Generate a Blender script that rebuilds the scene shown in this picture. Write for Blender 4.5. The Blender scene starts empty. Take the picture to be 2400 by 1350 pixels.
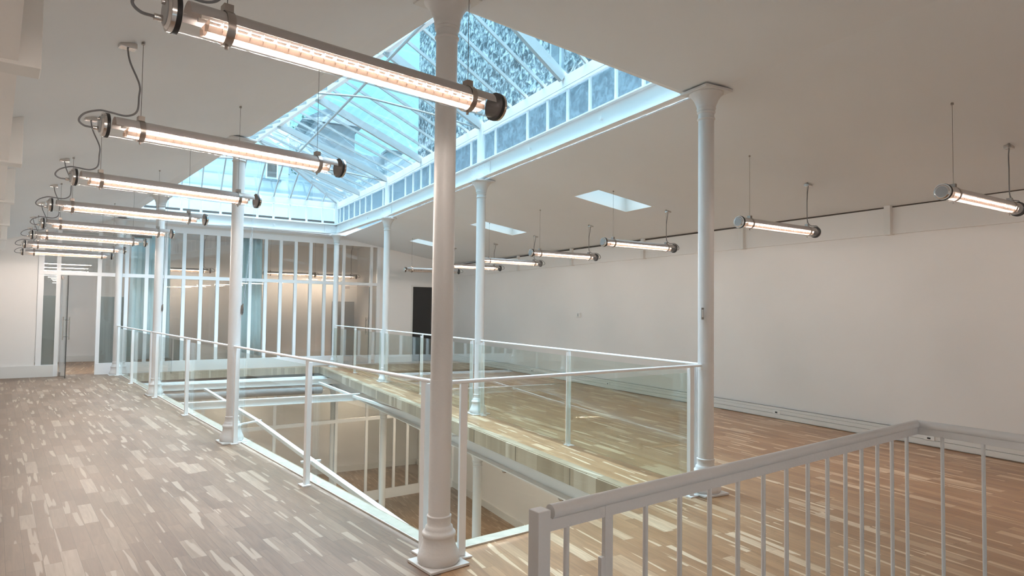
import bpy, math, random
from mathutils import Vector, Matrix
random.seed(7)
sc = bpy.context.scene
COL = sc.collection
PI = math.pi

# ------------------------------------------------------------------ camera
F_PX = 1500.0
CAM = Vector((-1.4711, -3.6349, 1.523))
FW = Vector((0.47225, 0.88076, 0.03539)).normalized()
RIGHT0 = FW.cross(Vector((0, 0, 1))).normalized()
UP0 = RIGHT0.cross(FW).normalized()
ROLL = 0.0126
RIGHT = (RIGHT0 * math.cos(ROLL) + UP0 * math.sin(ROLL)).normalized()
UP = (-RIGHT0 * math.sin(ROLL) + UP0 * math.cos(ROLL)).normalized()
cam = bpy.data.cameras.new('camera')
cam.sensor_width = 36.0
cam.sensor_fit = 'HORIZONTAL'
cam.lens = F_PX / 2400.0 * 36.0
cam.clip_end = 200
camo = bpy.data.objects.new('camera', cam)
COL.objects.link(camo)
m = Matrix.Identity(4)
for i in range(3):
    m[i][0] = RIGHT[i]; m[i][1] = UP[i]; m[i][2] = -FW[i]; m[i][3] = CAM[i]
camo.matrix_world = m
sc.camera = camo

# ------------------------------------------------------------------ view, sky, sun
sc.view_settings.view_transform = 'Standard'
sc.view_settings.look = 'None'
sc.view_settings.gamma = 1
sc.view_settings.use_curve_mapping = False
sc.view_settings.exposure = 0.0
sc.cycles.transparent_max_bounces = 32
sc.cycles.max_bounces = 10
sc.cycles.diffuse_bounces = 5
sc.cycles.sample_clamp_indirect = 6

LAMP_W = 41.0
LAMP_COL = (1.0, 0.88, 0.80)
SKY_STRENGTH = 1.9
SUN_STRENGTH = 26.0

world = bpy.data.worlds.new('overcast_sky')
sc.world = world
world.use_nodes = True
nt = world.node_tree
nt.nodes.clear()
wo = nt.nodes.new('ShaderNodeOutputWorld')
bg = nt.nodes.new('ShaderNodeBackground')
tc = nt.nodes.new('ShaderNodeTexCoord')
nz = nt.nodes.new('ShaderNodeTexNoise'); nz.inputs['Scale'].default_value = 2.2; nz.inputs['Detail'].default_value = 4
rp = nt.nodes.new('ShaderNodeValToRGB')
rp.color_ramp.elements[0].position = 0.3; rp.color_ramp.elements[0].color = (0.20, 0.58, 0.76, 1)
rp.color_ramp.elements[1].position = 0.7; rp.color_ramp.elements[1].color = (0.34, 0.68, 0.80, 1)
nt.links.new(tc.outputs['Generated'], nz.inputs['Vector'])
nt.links.new(nz.outputs['Fac'], rp.inputs['Fac'])
nt.links.new(rp.outputs['Color'], bg.inputs['Color'])
bg.inputs['Strength'].default_value = SKY_STRENGTH
nt.links.new(bg.outputs[0], wo.inputs[0])

sun = bpy.data.lights.new('hazy_sun', 'SUN')
sun.energy = SUN_STRENGTH
sun.angle = math.radians(80)
sun.color = (0.76, 0.87, 1.0)
suno = bpy.data.objects.new('hazy_sun', sun)
COL.objects.link(suno)
suno.rotation_euler = (math.radians(-7), math.radians(11), 0)

# ------------------------------------------------------------------ pixel -> place helpers (2400 x 1350 frame)
def ray(x, y):
    return FW + RIGHT * ((x - 1200) / F_PX) - UP * ((y - 675) / F_PX)
def onz(x, y, z):
    d = ray(x, y); return CAM + d * ((z - CAM.z) / d.z)
def onv(x, y, A, B):
    """point on the vertical plane through plan points A, B"""
    d = ray(x, y); n = Vector((-(B[1] - A[1]), B[0] - A[0], 0))
    t = (Vector((A[0], A[1], 0)) - CAM).dot(n) / d.dot(n)
    return CAM + d * t
def onp(x, y, P, n):
    d = ray(x, y); return CAM + d * ((P - CAM).dot(n) / d.dot(n))

# ------------------------------------------------------------------ materials
def mat(name, col=(0.8, 0.8, 0.8), rough=0.5, metal=0.0, noise=0.0, nscale=3.0, bump=0.0, bscale=30.0, spec=0.5, coat=0.0):
    mt = bpy.data.materials.new(name); mt.use_nodes = True
    t = mt.node_tree; b = t.nodes['Principled BSDF']
    b.inputs['Base Color'].default_value = (*col, 1)
    b.inputs['Roughness'].default_value = rough
    b.inputs['Metallic'].default_value = metal
    b.inputs['Specular IOR Level'].default_value = spec
    b.inputs['Coat Weight'].default_value = coat
    tcn = t.nodes.new('ShaderNodeTexCoord')
    if noise > 0:
        n = t.nodes.new('ShaderNodeTexNoise'); n.inputs['Scale'].default_value = nscale; n.inputs['Detail'].default_value = 5
        r = t.nodes.new('ShaderNodeValToRGB')
        r.color_ramp.elements[0].color = (*[max(0, c * (1 - noise)) for c in col], 1)
        r.color_ramp.elements[1].color = (*[min(1, c * (1 + noise)) for c in col], 1)
        r.color_ramp.elements[0].position = 0.3; r.color_ramp.elements[1].position = 0.7
        t.links.new(tcn.outputs['Object'], n.inputs['Vector']); t.links.new(n.outputs['Fac'], r.inputs['Fac'])
        t.links.new(r.outputs['Color'], b.inputs['Base Color'])
    if bump > 0:
        n2 = t.nodes.new('ShaderNodeTexNoise'); n2.inputs['Scale'].default_value = bscale; n2.inputs['Detail'].default_value = 3
        bp = t.nodes.new('ShaderNodeBump'); bp.inputs['Strength'].default_value = bump; bp.inputs['Distance'].default_value = 0.01
        t.links.new(tcn.outputs['Object'], n2.inputs['Vector']); t.links.new(n2.outputs['Fac'], bp.inputs['Height'])
        t.links.new(bp.outputs['Normal'], b.inputs['Normal'])
    return mt

def glass_mat(name, tint=(0.95, 0.98, 0.98), ior=1.45, rough=0.0, mixdiff=0.0, dcol=(0.7, 0.8, 0.85)):
    mt = bpy.data.materials.new(name); mt.use_nodes = True
    t = mt.node_tree; t.nodes.clear()
    out = t.nodes.new('ShaderNodeOutputMaterial')
    tr = t.nodes.new('ShaderNodeBsdfTransparent'); tr.inputs['Color'].default_value = (*tint, 1)
    gl = t.nodes.new('ShaderNodeBsdfGlossy'); gl.inputs['Roughness'].default_value = rough
    lw = t.nodes.new('ShaderNodeLayerWeight')
    pw = t.nodes.new('ShaderNodeMath'); pw.operation = 'POWER'; pw.inputs[1].default_value = 4.6
    t.links.new(lw.outputs['Facing'], pw.inputs[0])
    f0 = ((ior - 1) / (ior + 1)) ** 2
    fr = t.nodes.new('ShaderNodeMapRange'); fr.inputs['To Min'].default_value = f0; fr.inputs['To Max'].default_value = 0.9
    t.links.new(pw.outputs[0], fr.inputs['Value'])
    mx = t.nodes.new('ShaderNodeMixShader')
    t.links.new(fr.outputs[0], mx.inputs['Fac']); t.links.new(tr.outputs[0], mx.inputs[1]); t.links.new(gl.outputs[0], mx.inputs[2])
    last = mx
    if mixdiff > 0:
        df = t.nodes.new('ShaderNodeBsdfDiffuse'); df.inputs['Color'].default_value = (*dcol, 1)
        tl = t.nodes.new('ShaderNodeBsdfTranslucent'); tl.inputs['Color'].default_value = (*dcol, 1)
        m1 = t.nodes.new('ShaderNodeMixShader'); m1.inputs['Fac'].default_value = 0.6
        t.links.new(df.outputs[0], m1.inputs[1]); t.links.new(tl.outputs[0], m1.inputs[2])
        m2 = t.nodes.new('ShaderNodeMixShader'); m2.inputs['Fac'].default_value = mixdiff
        t.links.new(mx.outputs[0], m2.inputs[1]); t.links.new(m1.outputs[0], m2.inputs[2])
        last = m2
    t.links.new(last.outputs[0], out.inputs['Surface'])
    return mt

def wire_glass_mat():
    mt = glass_mat('wired_glass', (0.80, 0.92, 0.97), 1.45, 0.1, 0.5, (0.22, 0.27, 0.30))
    t = mt.node_tree
    tcn = t.nodes.new('ShaderNodeTexCoord')
    br = t.nodes.new('ShaderNodeTexBrick')
    br.offset = 0.0; br.inputs['Scale'].default_value = 1.0
    br.inputs['Brick Width'].default_value = 0.02; br.inputs['Row Height'].default_value = 0.02
    br.inputs['Mortar Size'].default_value = 0.0012
    br.inputs['Color1'].default_value = (0.24, 0.28, 0.31, 1); br.inputs['Color2'].default_value = (0.20, 0.245, 0.275, 1)
    br.inputs['Mortar'].default_value = (0.20, 0.27, 0.31, 1)
    mp = t.nodes.new('ShaderNodeMapping'); mp.inputs['Rotation'].default_value = (PI / 2, 0, PI / 2)
    t.links.new(tcn.outputs['Object'], mp.inputs['Vector']); t.links.new(mp.outputs[0], br.inputs['Vector'])
    for n in t.nodes:
        if n.bl_idname in ('ShaderNodeBsdfDiffuse', 'ShaderNodeBsdfTranslucent'):
            t.links.new(br.outputs['Color'], n.inputs['Color'])
    return mt

def wood_floor(name, ang, dark, light, pale, rough=0.32, seed=0.0):
    """strip parquet: narrow staggered oak strips running along `ang` (radians from +X)"""
    mt = bpy.data.materials.new(name); mt.use_nodes = True
    t = mt.node_tree; b = t.nodes['Principled BSDF']; N = t.nodes.new; Lk = t.links.new
    tcn = N('ShaderNodeTexCoord')
    mp = N('ShaderNodeMapping'); mp.vector_type = 'POINT'
    mp.inputs['Rotation'].default_value = (0, 0, -ang); mp.inputs['Location'].default_value = (seed, seed * .7, 0)
    Lk(tcn.outputs['Object'], mp.inputs['Vector'])
    def bricks(w, off, sq):
        br = N('ShaderNodeTexBrick'); br.offset = off; br.offset_frequency = 2; br.squash = sq; br.squash_frequency = 3
        br.inputs['Scale'].default_value = 1.0
        br.inputs['Brick Width'].default_value = w; br.inputs['Row Height'].default_value = 0.088
        br.inputs['Mortar Size'].default_value = 0.0009; br.inputs['Mortar Smooth'].default_value = 0.4
        br.inputs['Color1'].default_value = (0, 0, 0, 1); br.inputs['Color2'].default_value = (1, 1, 1, 1)
        br.inputs['Mortar'].default_value = (0.5, 0.5, 0.5, 1)
        Lk(mp.outputs[0], br.inputs['Vector']); return br
    b1 = bricks(0.52, 0.37, 0.7)
    r1 = N('ShaderNodeValToRGB'); e = r1.color_ramp.elements
    e[0].position = 0.0; e[0].color = (*dark, 1); e[1].position = 1.0; e[1].color = (*pale, 1)
    e2 = e.new(0.35); e2.color = (*[(a + c) / 2 for a, c in zip(dark, light)], 1)
    e3 = e.new(0.86); e3.color = (*light, 1)
    Lk(b1.outputs['Color'], r1.inputs['Fac'])
    # grain stretched along the strip, offset per strip
    sp = N('ShaderNodeSeparateXYZ'); Lk(mp.outputs[0], sp.inputs[0])
    ad = N('ShaderNodeMath'); ad.operation = 'MULTIPLY_ADD'; ad.inputs[1].default_value = 13.0
    Lk(b1.outputs['Color'], ad.inputs[0]); Lk(sp.outputs['X'], ad.inputs[2])
    cb = N('ShaderNodeCombineXYZ'); Lk(ad.outputs[0], cb.inputs['X']); Lk(sp.outputs['Y'], cb.inputs['Y'])
    m2 = N('ShaderNodeMapping'); m2.inputs['Scale'].default_value = (2.2, 26.0, 1); Lk(cb.outputs[0], m2.inputs['Vector'])
    gn = N('ShaderNodeTexNoise'); gn.inputs['Scale'].default_value = 1.0; gn.inputs['Detail'].default_value = 6; gn.inputs['Distortion'].default_value = 1.6
    Lk(m2.outputs[0], gn.inputs['Vector'])
    gr = N('ShaderNodeValToRGB'); gr.color_ramp.elements[0].position = 0.30; gr.color_ramp.elements[0].color = (0.74, 0.70, 0.66, 1)
    gr.color_ramp.elements[1].position = 0.66; gr.color_ramp.elements[1].color = (1.12, 1.12, 1.12, 1)
    Lk(gn.outputs['Fac'], gr.inputs['Fac'])
    mu = N('ShaderNodeMix'); mu.data_type = 'RGBA'; mu.blend_type = 'MULTIPLY'; mu.inputs['Factor'].default_value = 0.85
    Lk(r1.outputs['Color'], mu.inputs['A']); Lk(gr.outputs['Color'], mu.inputs['B'])
    # pale sapwood wedges
    m3 = N('ShaderNodeMapping'); m3.inputs['Scale'].default_value = (0.9, 15.0, 1); Lk(cb.outputs[0], m3.inputs['Vector'])
    sn = N('ShaderNodeTexNoise'); sn.inputs['Scale'].default_value = 1.0; sn.inputs['Detail'].default_value = 1.5
    Lk(m3.outputs[0], sn.inputs['Vector'])
    sr = N('ShaderNodeValToRGB'); sr.color_ramp.elements[0].position = 0.625; sr.color_ramp.elements[1].position = 0.64
    Lk(sn.outputs['Fac'], sr.inputs['Fac'])
    mx = N('ShaderNodeMix'); mx.data_type = 'RGBA'; Lk(sr.outputs['Color'], mx.inputs['Factor'])
    Lk(mu.outputs['Result'], mx.inputs['A']); mx.inputs['B'].default_value = (*pale, 1)
    # joints
    mj = N('ShaderNodeMix'); mj.data_type = 'RGBA'; Lk(b1.outputs['Fac'], mj.inputs['Factor'])
    Lk(mx.outputs['Result'], mj.inputs['A']); mj.inputs['B'].default_value = (*[c * .45 for c in dark], 1)
    Lk(mj.outputs['Result'], b.inputs['Base Color'])
    rr = N('ShaderNodeMapRange'); rr.inputs['To Min'].default_value = rough - .06; rr.inputs['To Max'].default_value = rough + .12
    Lk(gn.outputs['Fac'], rr.inputs['Value']); Lk(rr.outputs[0], b.inputs['Roughness'])
    bp = N('ShaderNodeBump'); bp.inputs['Strength'].default_value = 0.12; bp.inputs['Distance'].default_value = 0.004
    Lk(gn.outputs['Fac'], bp.inputs['Height']); Lk(bp.outputs[0], b.inputs['Normal'])
    return mt

L_DIR = math.atan2(12.908, -2.453)
M = {}
M['paint'] = mat('white_steel_paint', (0.70, 0.69, 0.68), 0.38, bump=0.12, bscale=60)
M['wall'] = mat('warm_white_wall', (0.86, 0.83, 0.805), 0.8, noise=0.02, nscale=0.8, bump=0.05, bscale=40)
M['ceil'] = mat('ceiling_plaster', (0.77, 0.785, 0.80), 0.85, noise=0.02, nscale=0.6, bump=0.06, bscale=12)
M['frame'] = mat('daylit_white_steel', (0.86, 0.865, 0.87), 0.4)  # same white paint, lightened for steel that catches the skylight
M['trim'] = mat('white_trim', (0.78, 0.76, 0.73), 0.45)
M['bar'] = mat('shaded_bar_paint', (0.40, 0.43, 0.44), 0.45)  # white bars greyed, shade of their undersides put into the colour
M['floorL'] = wood_floor('oak_strips_left', L_DIR, (0.195, 0.122, 0.082), (0.245, 0.160, 0.110), (0.36, 0.26, 0.19), 0.44)
M['nosing_daylit'] = mat('daylit_oak_nosing', (0.50, 0.44, 0.37), 0.4, noise=0.12, nscale=14)  # oak paled, daylight on left and near edges put into the colour
M['floorR'] = wood_floor('oak_strips_right', PI / 2, (0.31, 0.165, 0.082), (0.40, 0.23, 0.12), (0.62, 0.45, 0.30), 0.30, seed=3.3)
M['floorD'] = wood_floor('oak_strips_lower', PI / 2, (0.24, 0.155, 0.095), (0.33, 0.22, 0.14), (0.45, 0.32, 0.22), 0.4, seed=7.1)
M['nosing'] = wood_floor('oak_nosing', PI / 2 + .08, (0.30, 0.225, 0.15), (0.38, 0.295, 0.21), (0.52, 0.43, 0.33), 0.35, seed=1.9)
M['alu'] = mat('grey_aluminium', (0.40, 0.375, 0.36), 0.38, metal=0.15)
M['chrome'] = mat('chrome', (0.62, 0.58, 0.55), 0.18, metal=1.0)
M['clamp'] = mat('brushed_steel_clamp', (0.36, 0.32, 0.29), 0.3, metal=0.9)
M['black'] = mat('black_rubber', (0.012, 0.012, 0.013), 0.5)
M['cable'] = mat('grey_cable', (0.20, 0.20, 0.21), 0.6)
M['wire'] = mat('steel_wire', (0.16, 0.15, 0.14), 0.45, metal=0.5)
M['disc'] = mat('grey_disc', (0.40, 0.41, 0.42), 0.4)
M['louver'] = glass_mat('louvre_blade', (1, 1, 1), 1.3, 0.3, 1.0, (0.80, 0.72, 0.66))
M['tubeglass'] = glass_mat('clear_tube', (0.99, 0.98, 0.97), 1.30)
M['glass'] = glass_mat('balustrade_glass', (0.935, 0.965, 0.945), 1.5)
M['pglass'] = glass_mat('partition_glass', (0.93, 0.945, 0.94), 1.55)
M['frost'] = glass_mat('frosted_film', (0.75, 0.77, 0.76), 1.45, 0.3, 0.75, (0.50, 0.53, 0.52))
M['rglass'] = glass_mat('roof_glass', (0.90, 0.97, 0.99), 1.35)
M['wired'] = wire_glass_mat()
M['fclr'] = glass_mat('pale_clerestory_glass', (0.92, 0.97, 0.99), 1.4, 0.05, 0.22, (0.72, 0.86, 0.93))
M['unlit_room'] = mat('dark_doorway', (0.035, 0.033, 0.032), 0.15)  # opaque panel, darkness of the unlit room painted into its colour
M['curtain'] = mat('pale_blue_curtain', (0.70, 0.79, 0.80), 0.9, noise=0.06, nscale=2)
M['sheet'] = mat('shade_fabric', (0.70, 0.76, 0.80), 0.7, noise=0.06)
M['roller'] = mat('roller_fabric', (0.26, 0.25, 0.25), 0.8, noise=0.1)
M['cord'] = mat('grey_cord', (0.13, 0.13, 0.13), 0.8)
M['plastic'] = mat('white_plastic', (0.82, 0.81, 0.79), 0.4)
M['grille'] = mat('vent_grille', (0.13, 0.11, 0.10), 0.6)
M['zinc'] = mat('zinc_roof', (0.15, 0.19, 0.22), 0.5, noise=0.1)
M['leaf'] = mat('tree_leaves', (0.12, 0.20, 0.16), 0.8, noise=0.3, nscale=4)
M['render'] = mat('pale_render', (0.38, 0.42, 0.46), 0.9, noise=0.06, nscale=0.8)

def banded_render():
    mt = mat('coursed_render', (0.66, 0.74, 0.80), 0.9)
    t = mt.node_tree; b = t.nodes['Principled BSDF']
    tcn = t.nodes.new('ShaderNodeTexCoord'); w = t.nodes.new('ShaderNodeTexWave')
    w.bands_direction = 'Z'; w.inputs['Scale'].default_value = 0.55; w.inputs['Distortion'].default_value = 0.6; w.inputs['Detail'].default_value = 3
    r = t.nodes.new('ShaderNodeValToRGB'); r.color_ramp.elements[0].color = (0.40, 0.46, 0.50, 1); r.color_ramp.elements[1].color = (0.52, 0.57, 0.60, 1)
    r.color_ramp.elements[0].position = 0.05; r.color_ramp.elements[1].position = 0.2
    t.links.new(tcn.outputs['Object'], w.inputs['Vector']); t.links.new(w.outputs['Fac'], r.inputs['Fac']); t.links.new(r.outputs['Color'], b.inputs['Base Color'])
    return mt
M['banded'] = banded_render()

def rubble():
    mt = mat('rubble_stone', (0.5, 0.6, 0.65), 0.95)
    t = mt.node_tree; b = t.nodes['Principled BSDF']; N = t.nodes.new
    tcn = N('ShaderNodeTexCoord')
    ns = N('ShaderNodeTexNoise'); ns.inputs['Scale'].default_value = 4.2; ns.inputs['Detail'].default_value = 6; ns.inputs['Roughness'].default_value = 0.62; ns.inputs['Distortion'].default_value = 0.8
    nl = N('ShaderNodeTexNoise'); nl.inputs['Scale'].default_value = 0.6; nl.inputs['Detail'].default_value = 3
    r = N('ShaderNodeValToRGB'); e = r.color_ramp.elements
    e[0].position = 0.40; e[0].color = (0.045, 0.07, 0.085, 1); e[1].position = 0.60; e[1].color = (0.52, 0.57, 0.59, 1)
    k = e.new(0.5); k.color = (0.19, 0.235, 0.26, 1)
    r2 = N('ShaderNodeValToRGB'); r2.color_ramp.elements[0].color = (0.80, 0.82, 0.86, 1); r2.color_ramp.elements[1].color = (1.15, 1.12, 1.06, 1)
    mu = N('ShaderNodeMix'); mu.data_type = 'RGBA'; mu.blend_type = 'MULTIPLY'; mu.inputs['Factor'].default_value = 1
    bp = N('ShaderNodeBump'); bp.inputs['Strength'].default_value = 0.7; bp.inputs['Distance'].default_value = 0.12
    for n in (ns, nl): t.links.new(tcn.outputs['Object'], n.inputs['Vector'])
    t.links.new(ns.outputs['Fac'], r.inputs['Fac']); t.links.new(nl.outputs['Fac'], r2.inputs['Fac'])
    t.links.new(r.outputs['Color'], mu.inputs['A']); t.links.new(r2.outputs['Color'], mu.inputs['B'])
    t.links.new(mu.outputs['Result'], b.inputs['Base Color'])
    t.links.new(ns.outputs['Fac'], bp.inputs['Height']); t.links.new(bp.outputs[0], b.inputs['Normal'])
    return mt
M['rubble'] = rubble()

# ------------------------------------------------------------------ mesh helpers
def V3(p): return Vector((p[0], p[1], p[2] if len(p) > 2 else 0.0))
class MB:
    def __init__(s): s.v = []; s.f = []; s.mi = []; s.cur = 0
    def add(s, vs, fs):
        o = len(s.v); s.v += [Vector(v) for v in vs]
        for f in fs: s.f.append([i + o for i in f]); s.mi.append(s.cur)
        return s
    def box(s, lo, hi):
        x0, y0, z0 = lo; x1, y1, z1 = hi
        return s.add([(x0, y0, z0), (x1, y0, z0), (x1, y1, z0), (x0, y1, z0), (x0, y0, z1), (x1, y0, z1), (x1, y1, z1), (x0, y1, z1)],
                     [(0, 3, 2, 1), (4, 5, 6, 7), (0, 1, 5, 4), (1, 2, 6, 5), (2, 3, 7, 6), (3, 0, 4, 7)])
    def beam(s, A, B, w, h, up=(0, 0, 1), off=(0, 0)):
        """rectangular bar A->B, w across, h along up; off shifts (across, up)"""
        A = V3(A); B = V3(B); d = (B - A).normalized(); up = Vector(up)
        r = d.cross(up)
        if r.length < 1e-4: r = d.cross(Vector((1, 0, 0)))
        r.normalize(); u = r.cross(d).normalized()
        o = r * off[0] + u * off[1]
        vs = []
        for P in (A + o, B + o):
            for a, b in ((-1, -1), (1, -1), (1, 1), (-1, 1)): vs.append(P + r * (a * w / 2) + u * (b * h / 2))
        return s.add(vs, [(0, 1, 2, 3), (7, 6, 5, 4), (0, 4, 5, 1), (1, 5, 6, 2), (2, 6, 7, 3), (3, 7, 4, 0)])
    def cyl(s, A, B, r, n=16, r2=None, caps=True):
        A = V3(A); B = V3(B); r2 = r if r2 is None else r2
        d = (B - A).normalized(); a = d.cross(Vector((0, 0, 1)))
        if a.length < 1e-4: a = Vector((1, 0, 0))
        a.normalize(); b = d.cross(a)
        vs = []
        for P, q in ((A, r), (B, r2)):
            for k in range(n): t = 2 * PI * k / n; vs.append(P + a * (q * math.cos(t)) + b * (q * math.sin(t)))
        fs = [(k, (k + 1) % n, n + (k + 1) % n, n + k) for k in range(n)]
        if caps: fs += [tuple(range(n - 1, -1, -1)), tuple(range(n, 2 * n))]
        return s.add(vs, fs)
    def tube(s, pts, r, n=8):
        pts = [V3(p) for p in pts]; o = len(s.v); prev = None; N = len(pts)
        for i, P in enumerate(pts):
            d = (pts[min(i + 1, N - 1)] - pts[max(i - 1, 0)]).normalized()
            if prev is None:
                a = d.cross(Vector((0, 0, 1)))
                if a.length < 1e-3: a = Vector((1, 0, 0))
            else: a = prev - d * prev.dot(d)
            a.normalize(); prev = a; b = d.cross(a)
            for k in range(n): t = 2 * PI * k / n; s.v.append(P + a * (r * math.cos(t)) + b * (r * math.sin(t)))
        for i in range(N - 1):
            for k in range(n):
                s.f.append([o + i * n + k, o + i * n + (k + 1) % n, o + (i + 1) * n + (k + 1) % n, o + (i + 1) * n + k]); s.mi.append(s.cur)
        s.f.append([o + k for k in range(n - 1, -1, -1)]); s.mi.append(s.cur)
        s.f.append([o + (N - 1) * n + k for k in range(n)]); s.mi.append(s.cur)
        return s
    def lathe(s, prof, c=(0, 0), n=40, close=True):
        o = len(s.v)
        for r, z in prof:
            for k in range(n): t = 2 * PI * k / n; s.v.append(Vector((c[0] + r * math.cos(t), c[1] + r * math.sin(t), z)))
        for i in range(len(prof) - 1):
            for k in range(n):
                s.f.append([o + i * n + k, o + i * n + (k + 1) % n, o + (i + 1) * n + (k + 1) % n, o + (i + 1) * n + k]); s.mi.append(s.cur)
        if close:
            s.f.append([o + k for k in range(n - 1, -1, -1)]); s.mi.append(s.cur)
            q = o + (len(prof) - 1) * n
            s.f.append([q + k for k in range(n)]); s.mi.append(s.cur)
        return s
    def prism(s, poly, z0, z1):
        """poly: plan points; z0/z1 numbers or functions of (x, y)"""
        a = 0
        for i in range(len(poly)):
            x0, y0 = poly[i][:2]; x1, y1 = poly[(i + 1) % len(poly)][:2]; a += x0 * y1 - x1 * y0
        if a < 0: poly = list(reversed(poly))
        g = lambda z, p: z(p[0], p[1]) if callable(z) else z
        n = len(poly)
        vs = [(p[0], p[1], g(z0, p)) for p in poly] + [(p[0], p[1], g(z1, p)) for p in poly]
        fs = [tuple(range(n - 1, -1, -1)), tuple(range(n, 2 * n))] + [(k, (k + 1) % n, n + (k + 1) % n, n + k) for k in range(n)]
        return s.add(vs, fs)
    def slab(s, quad, t):
        """thin plate of thickness t along its normal"""
        q = [V3(p) for p in quad]; nn = (q[1] - q[0]).cross(q[2] - q[0]).normalized() * t
        n = len(q)
        return s.add(q + [p + nn for p in q], [tuple(range(n - 1, -1, -1)), tuple(range(n, 2 * n))] + [(k, (k + 1) % n, n + (k + 1) % n, n + k) for k in range(n)])
    def build(s, name, mats, parent=None, smooth=False, bevel=0.0):
        me = bpy.data.meshes.new(name)
        off = Vector((0, 0, 0))
        if parent is not None: off = WORLD_OFF.get(parent.name, off)
        me.from_pydata([tuple(v - off) for v in s.v], [], s.f)
        if not isinstance(mats, (list, tuple)): mats = [mats]
        for x in mats: me.materials.append(x)
        if len(mats) > 1: me.polygons.foreach_set('material_index', s.mi)
        if smooth:
            me.polygons.foreach_set('use_smooth', [True] * len(me.polygons))
            try: me.set_sharp_from_angle(angle=math.radians(smooth if smooth > 1 else 40))
            except Exception: pass
        me.update()
        o = bpy.data.objects.new(name, me); COL.objects.link(o)
        if parent is not None:
            o.parent = parent
            if off.length > 0: WORLD_OFF[o.name] = off
        if bevel > 0:
            bv = o.modifiers.new('bevel', 'BEVEL'); bv.width = bevel; bv.segments = 2; bv.limit_method = 'ANGLE'
        return o
WORLD_OFF = {}
def thing(name, label, cat, loc=(0, 0, 0), rotz=0.0, group=None, world=True):
    """Empty at the thing's base; with world=True its parts are given in world coordinates"""
    o = bpy.data.objects.new(name, None); COL.objects.link(o)
    o.location = loc; o.rotation_euler = (0, 0, rotz); o.empty_display_size = 0.1
    o['label'] = label; o['category'] = cat
    if group: o['group'] = group
    if world: WORLD_OFF[o.name] = Vector(loc)
    return o
def tag(o, label, cat, group=None):
    o['label'] = label; o['category'] = cat
    if group: o['group'] = group
    return o
def struct(mb, name, mats, **k):
    o = mb.build(name, mats, **k); o['kind'] = 'structure'; return o
def dup(root, loc, rotz, label, group=None):
    r = root.copy(); COL.objects.link(r); r.location = loc; r.rotation_euler = (0, 0, rotz); r['label'] = label
    if group: r['group'] = group
    for ch in list(root.children):
        c = ch.copy(); COL.objects.link(c); c.parent = r
        for g in list(ch.children):
            d = g.copy(); COL.objects.link(d); d.parent = c
    return r
def lerp(a, b, t): return a + (b - a) * t
def lp(A, B, t): return tuple(lerp(a, b, t) for a, b in zip(A, B))

# ------------------------------------------------------------------ plan
H = 3.447
Lc = [(0.0, 0.0), (-0.800, 4.289), (-1.633, 8.976), (-2.453, 12.908)]
Rc = [(2.587, 0.414), (2.586, 4.937), (2.567, 9.518), (2.381, 13.331)]
dL = (Vector((Lc[3][0], Lc[3][1])) - Vector((0, 0))).normalized()
nL = Vector((-dL.y, dL.x))                     # pointing to the left wall
def LD(d, t): p = nL * d + dL * t; return (p.x, p.y)     # d metres left of the left column row, t along it
def xR(y):
    for a, b in zip(Rc, Rc[1:]):
        if y <= b[1] or b is Rc[3]: return lerp(a[0], b[0], (y - a[1]) / (b[1] - a[1]))
def xL(y):
    return -0.19 * y
PA = (-2.809, 13.152); PB = (4.776, 14.28)     # partition line
def yP(x): return PA[1] + (x - PA[0]) * (PB[1] - PA[1]) / (PB[0] - PA[0])
pdir = Vector((PB[0] - PA[0], PB[1] - PA[1])).normalized(); pnor = Vector((-pdir.y, pdir.x))
def PP(x, off=0.0):                            # plan point on partition at world x, `off` behind it
    return (x + pnor.x * off, yP(x) + pnor.y * off)
def xW(y): return 6.181 + (14.128 - y) * 0.02  # right wall
LW = 2.28                                      # left wall distance from the left row
LOW = -3.6                                     # lower storey floor
OPEN = [LD(-0.18, 0.22), LD(-0.18, 12.95), (2.22, 13.42), (2.02, 9.5), (2.02, 0.72), (1.0, 0.42)]
OPEN = [LD(-0.18, 0.20), LD(-0.18, 13.15), (2.05, 13.43), (2.02, 9.0), (2.02, 0.53)]
BACK = -6.5
def zcL(x, y):
    d = (x * nL.x + y * nL.y); return 3.46 - 0.31 * max(0, d - 0.06)
def zcR(x, y): return 3.46 - 0.155 * max(0, x - 2.64)

# ------------------------------------------------------------------ floors
T = 0.13
mb = MB()
LB = LD(LW + .1, -6.6); LF = LD(LW + .1, 13.8)
mb.cur = 0
mb.prism([LB, (-0.75, -6.6), (-0.66, -2.20), LD(0.0, 0.0), LD(0.0, 13.75), LF], -T, 0)
mb.prism([LD(0, 0.2), LD(-0.18, 0.2), LD(-0.18, 13.15), LD(0, 13.15)], -T, 0)
# stairwell opening beside the railing
s0 = (-0.62, -2.22); s1 = (1.80, -1.84)
mb.cur = 1
mb.prism([LD(0, 0), (-0.66, -2.20), (1.86, -1.80), (2.02, 0.53), LD(-.18, .2), LD(0, .2)], -T, 0)
mb.prism([(1.86, -1.80), (2.02, -6.6), (xW(-6.6) + .3, -6.6), (xW(0) + .3, 0.53), (2.02, 0.53)], -T, 0)
mb.prism([(2.02, 0.53), (xW(0) + .3, 0.53), (xW(9) + .3, 9.0), (2.02, 9.0)], -T, 0)
mb.prism([(2.02, 9.0), (xW(9) + .3, 9.0), (xW(14) + .3, 14.9), (2.05, 14.2), (2.05, 13.43)], -T, 0)
mb.prism([LD(-0.0, 13.15), LD(-.18, 13.15), (2.05, 13.43), (2.05, 14.2), LD(0, 13.75)], -T, 0)
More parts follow.
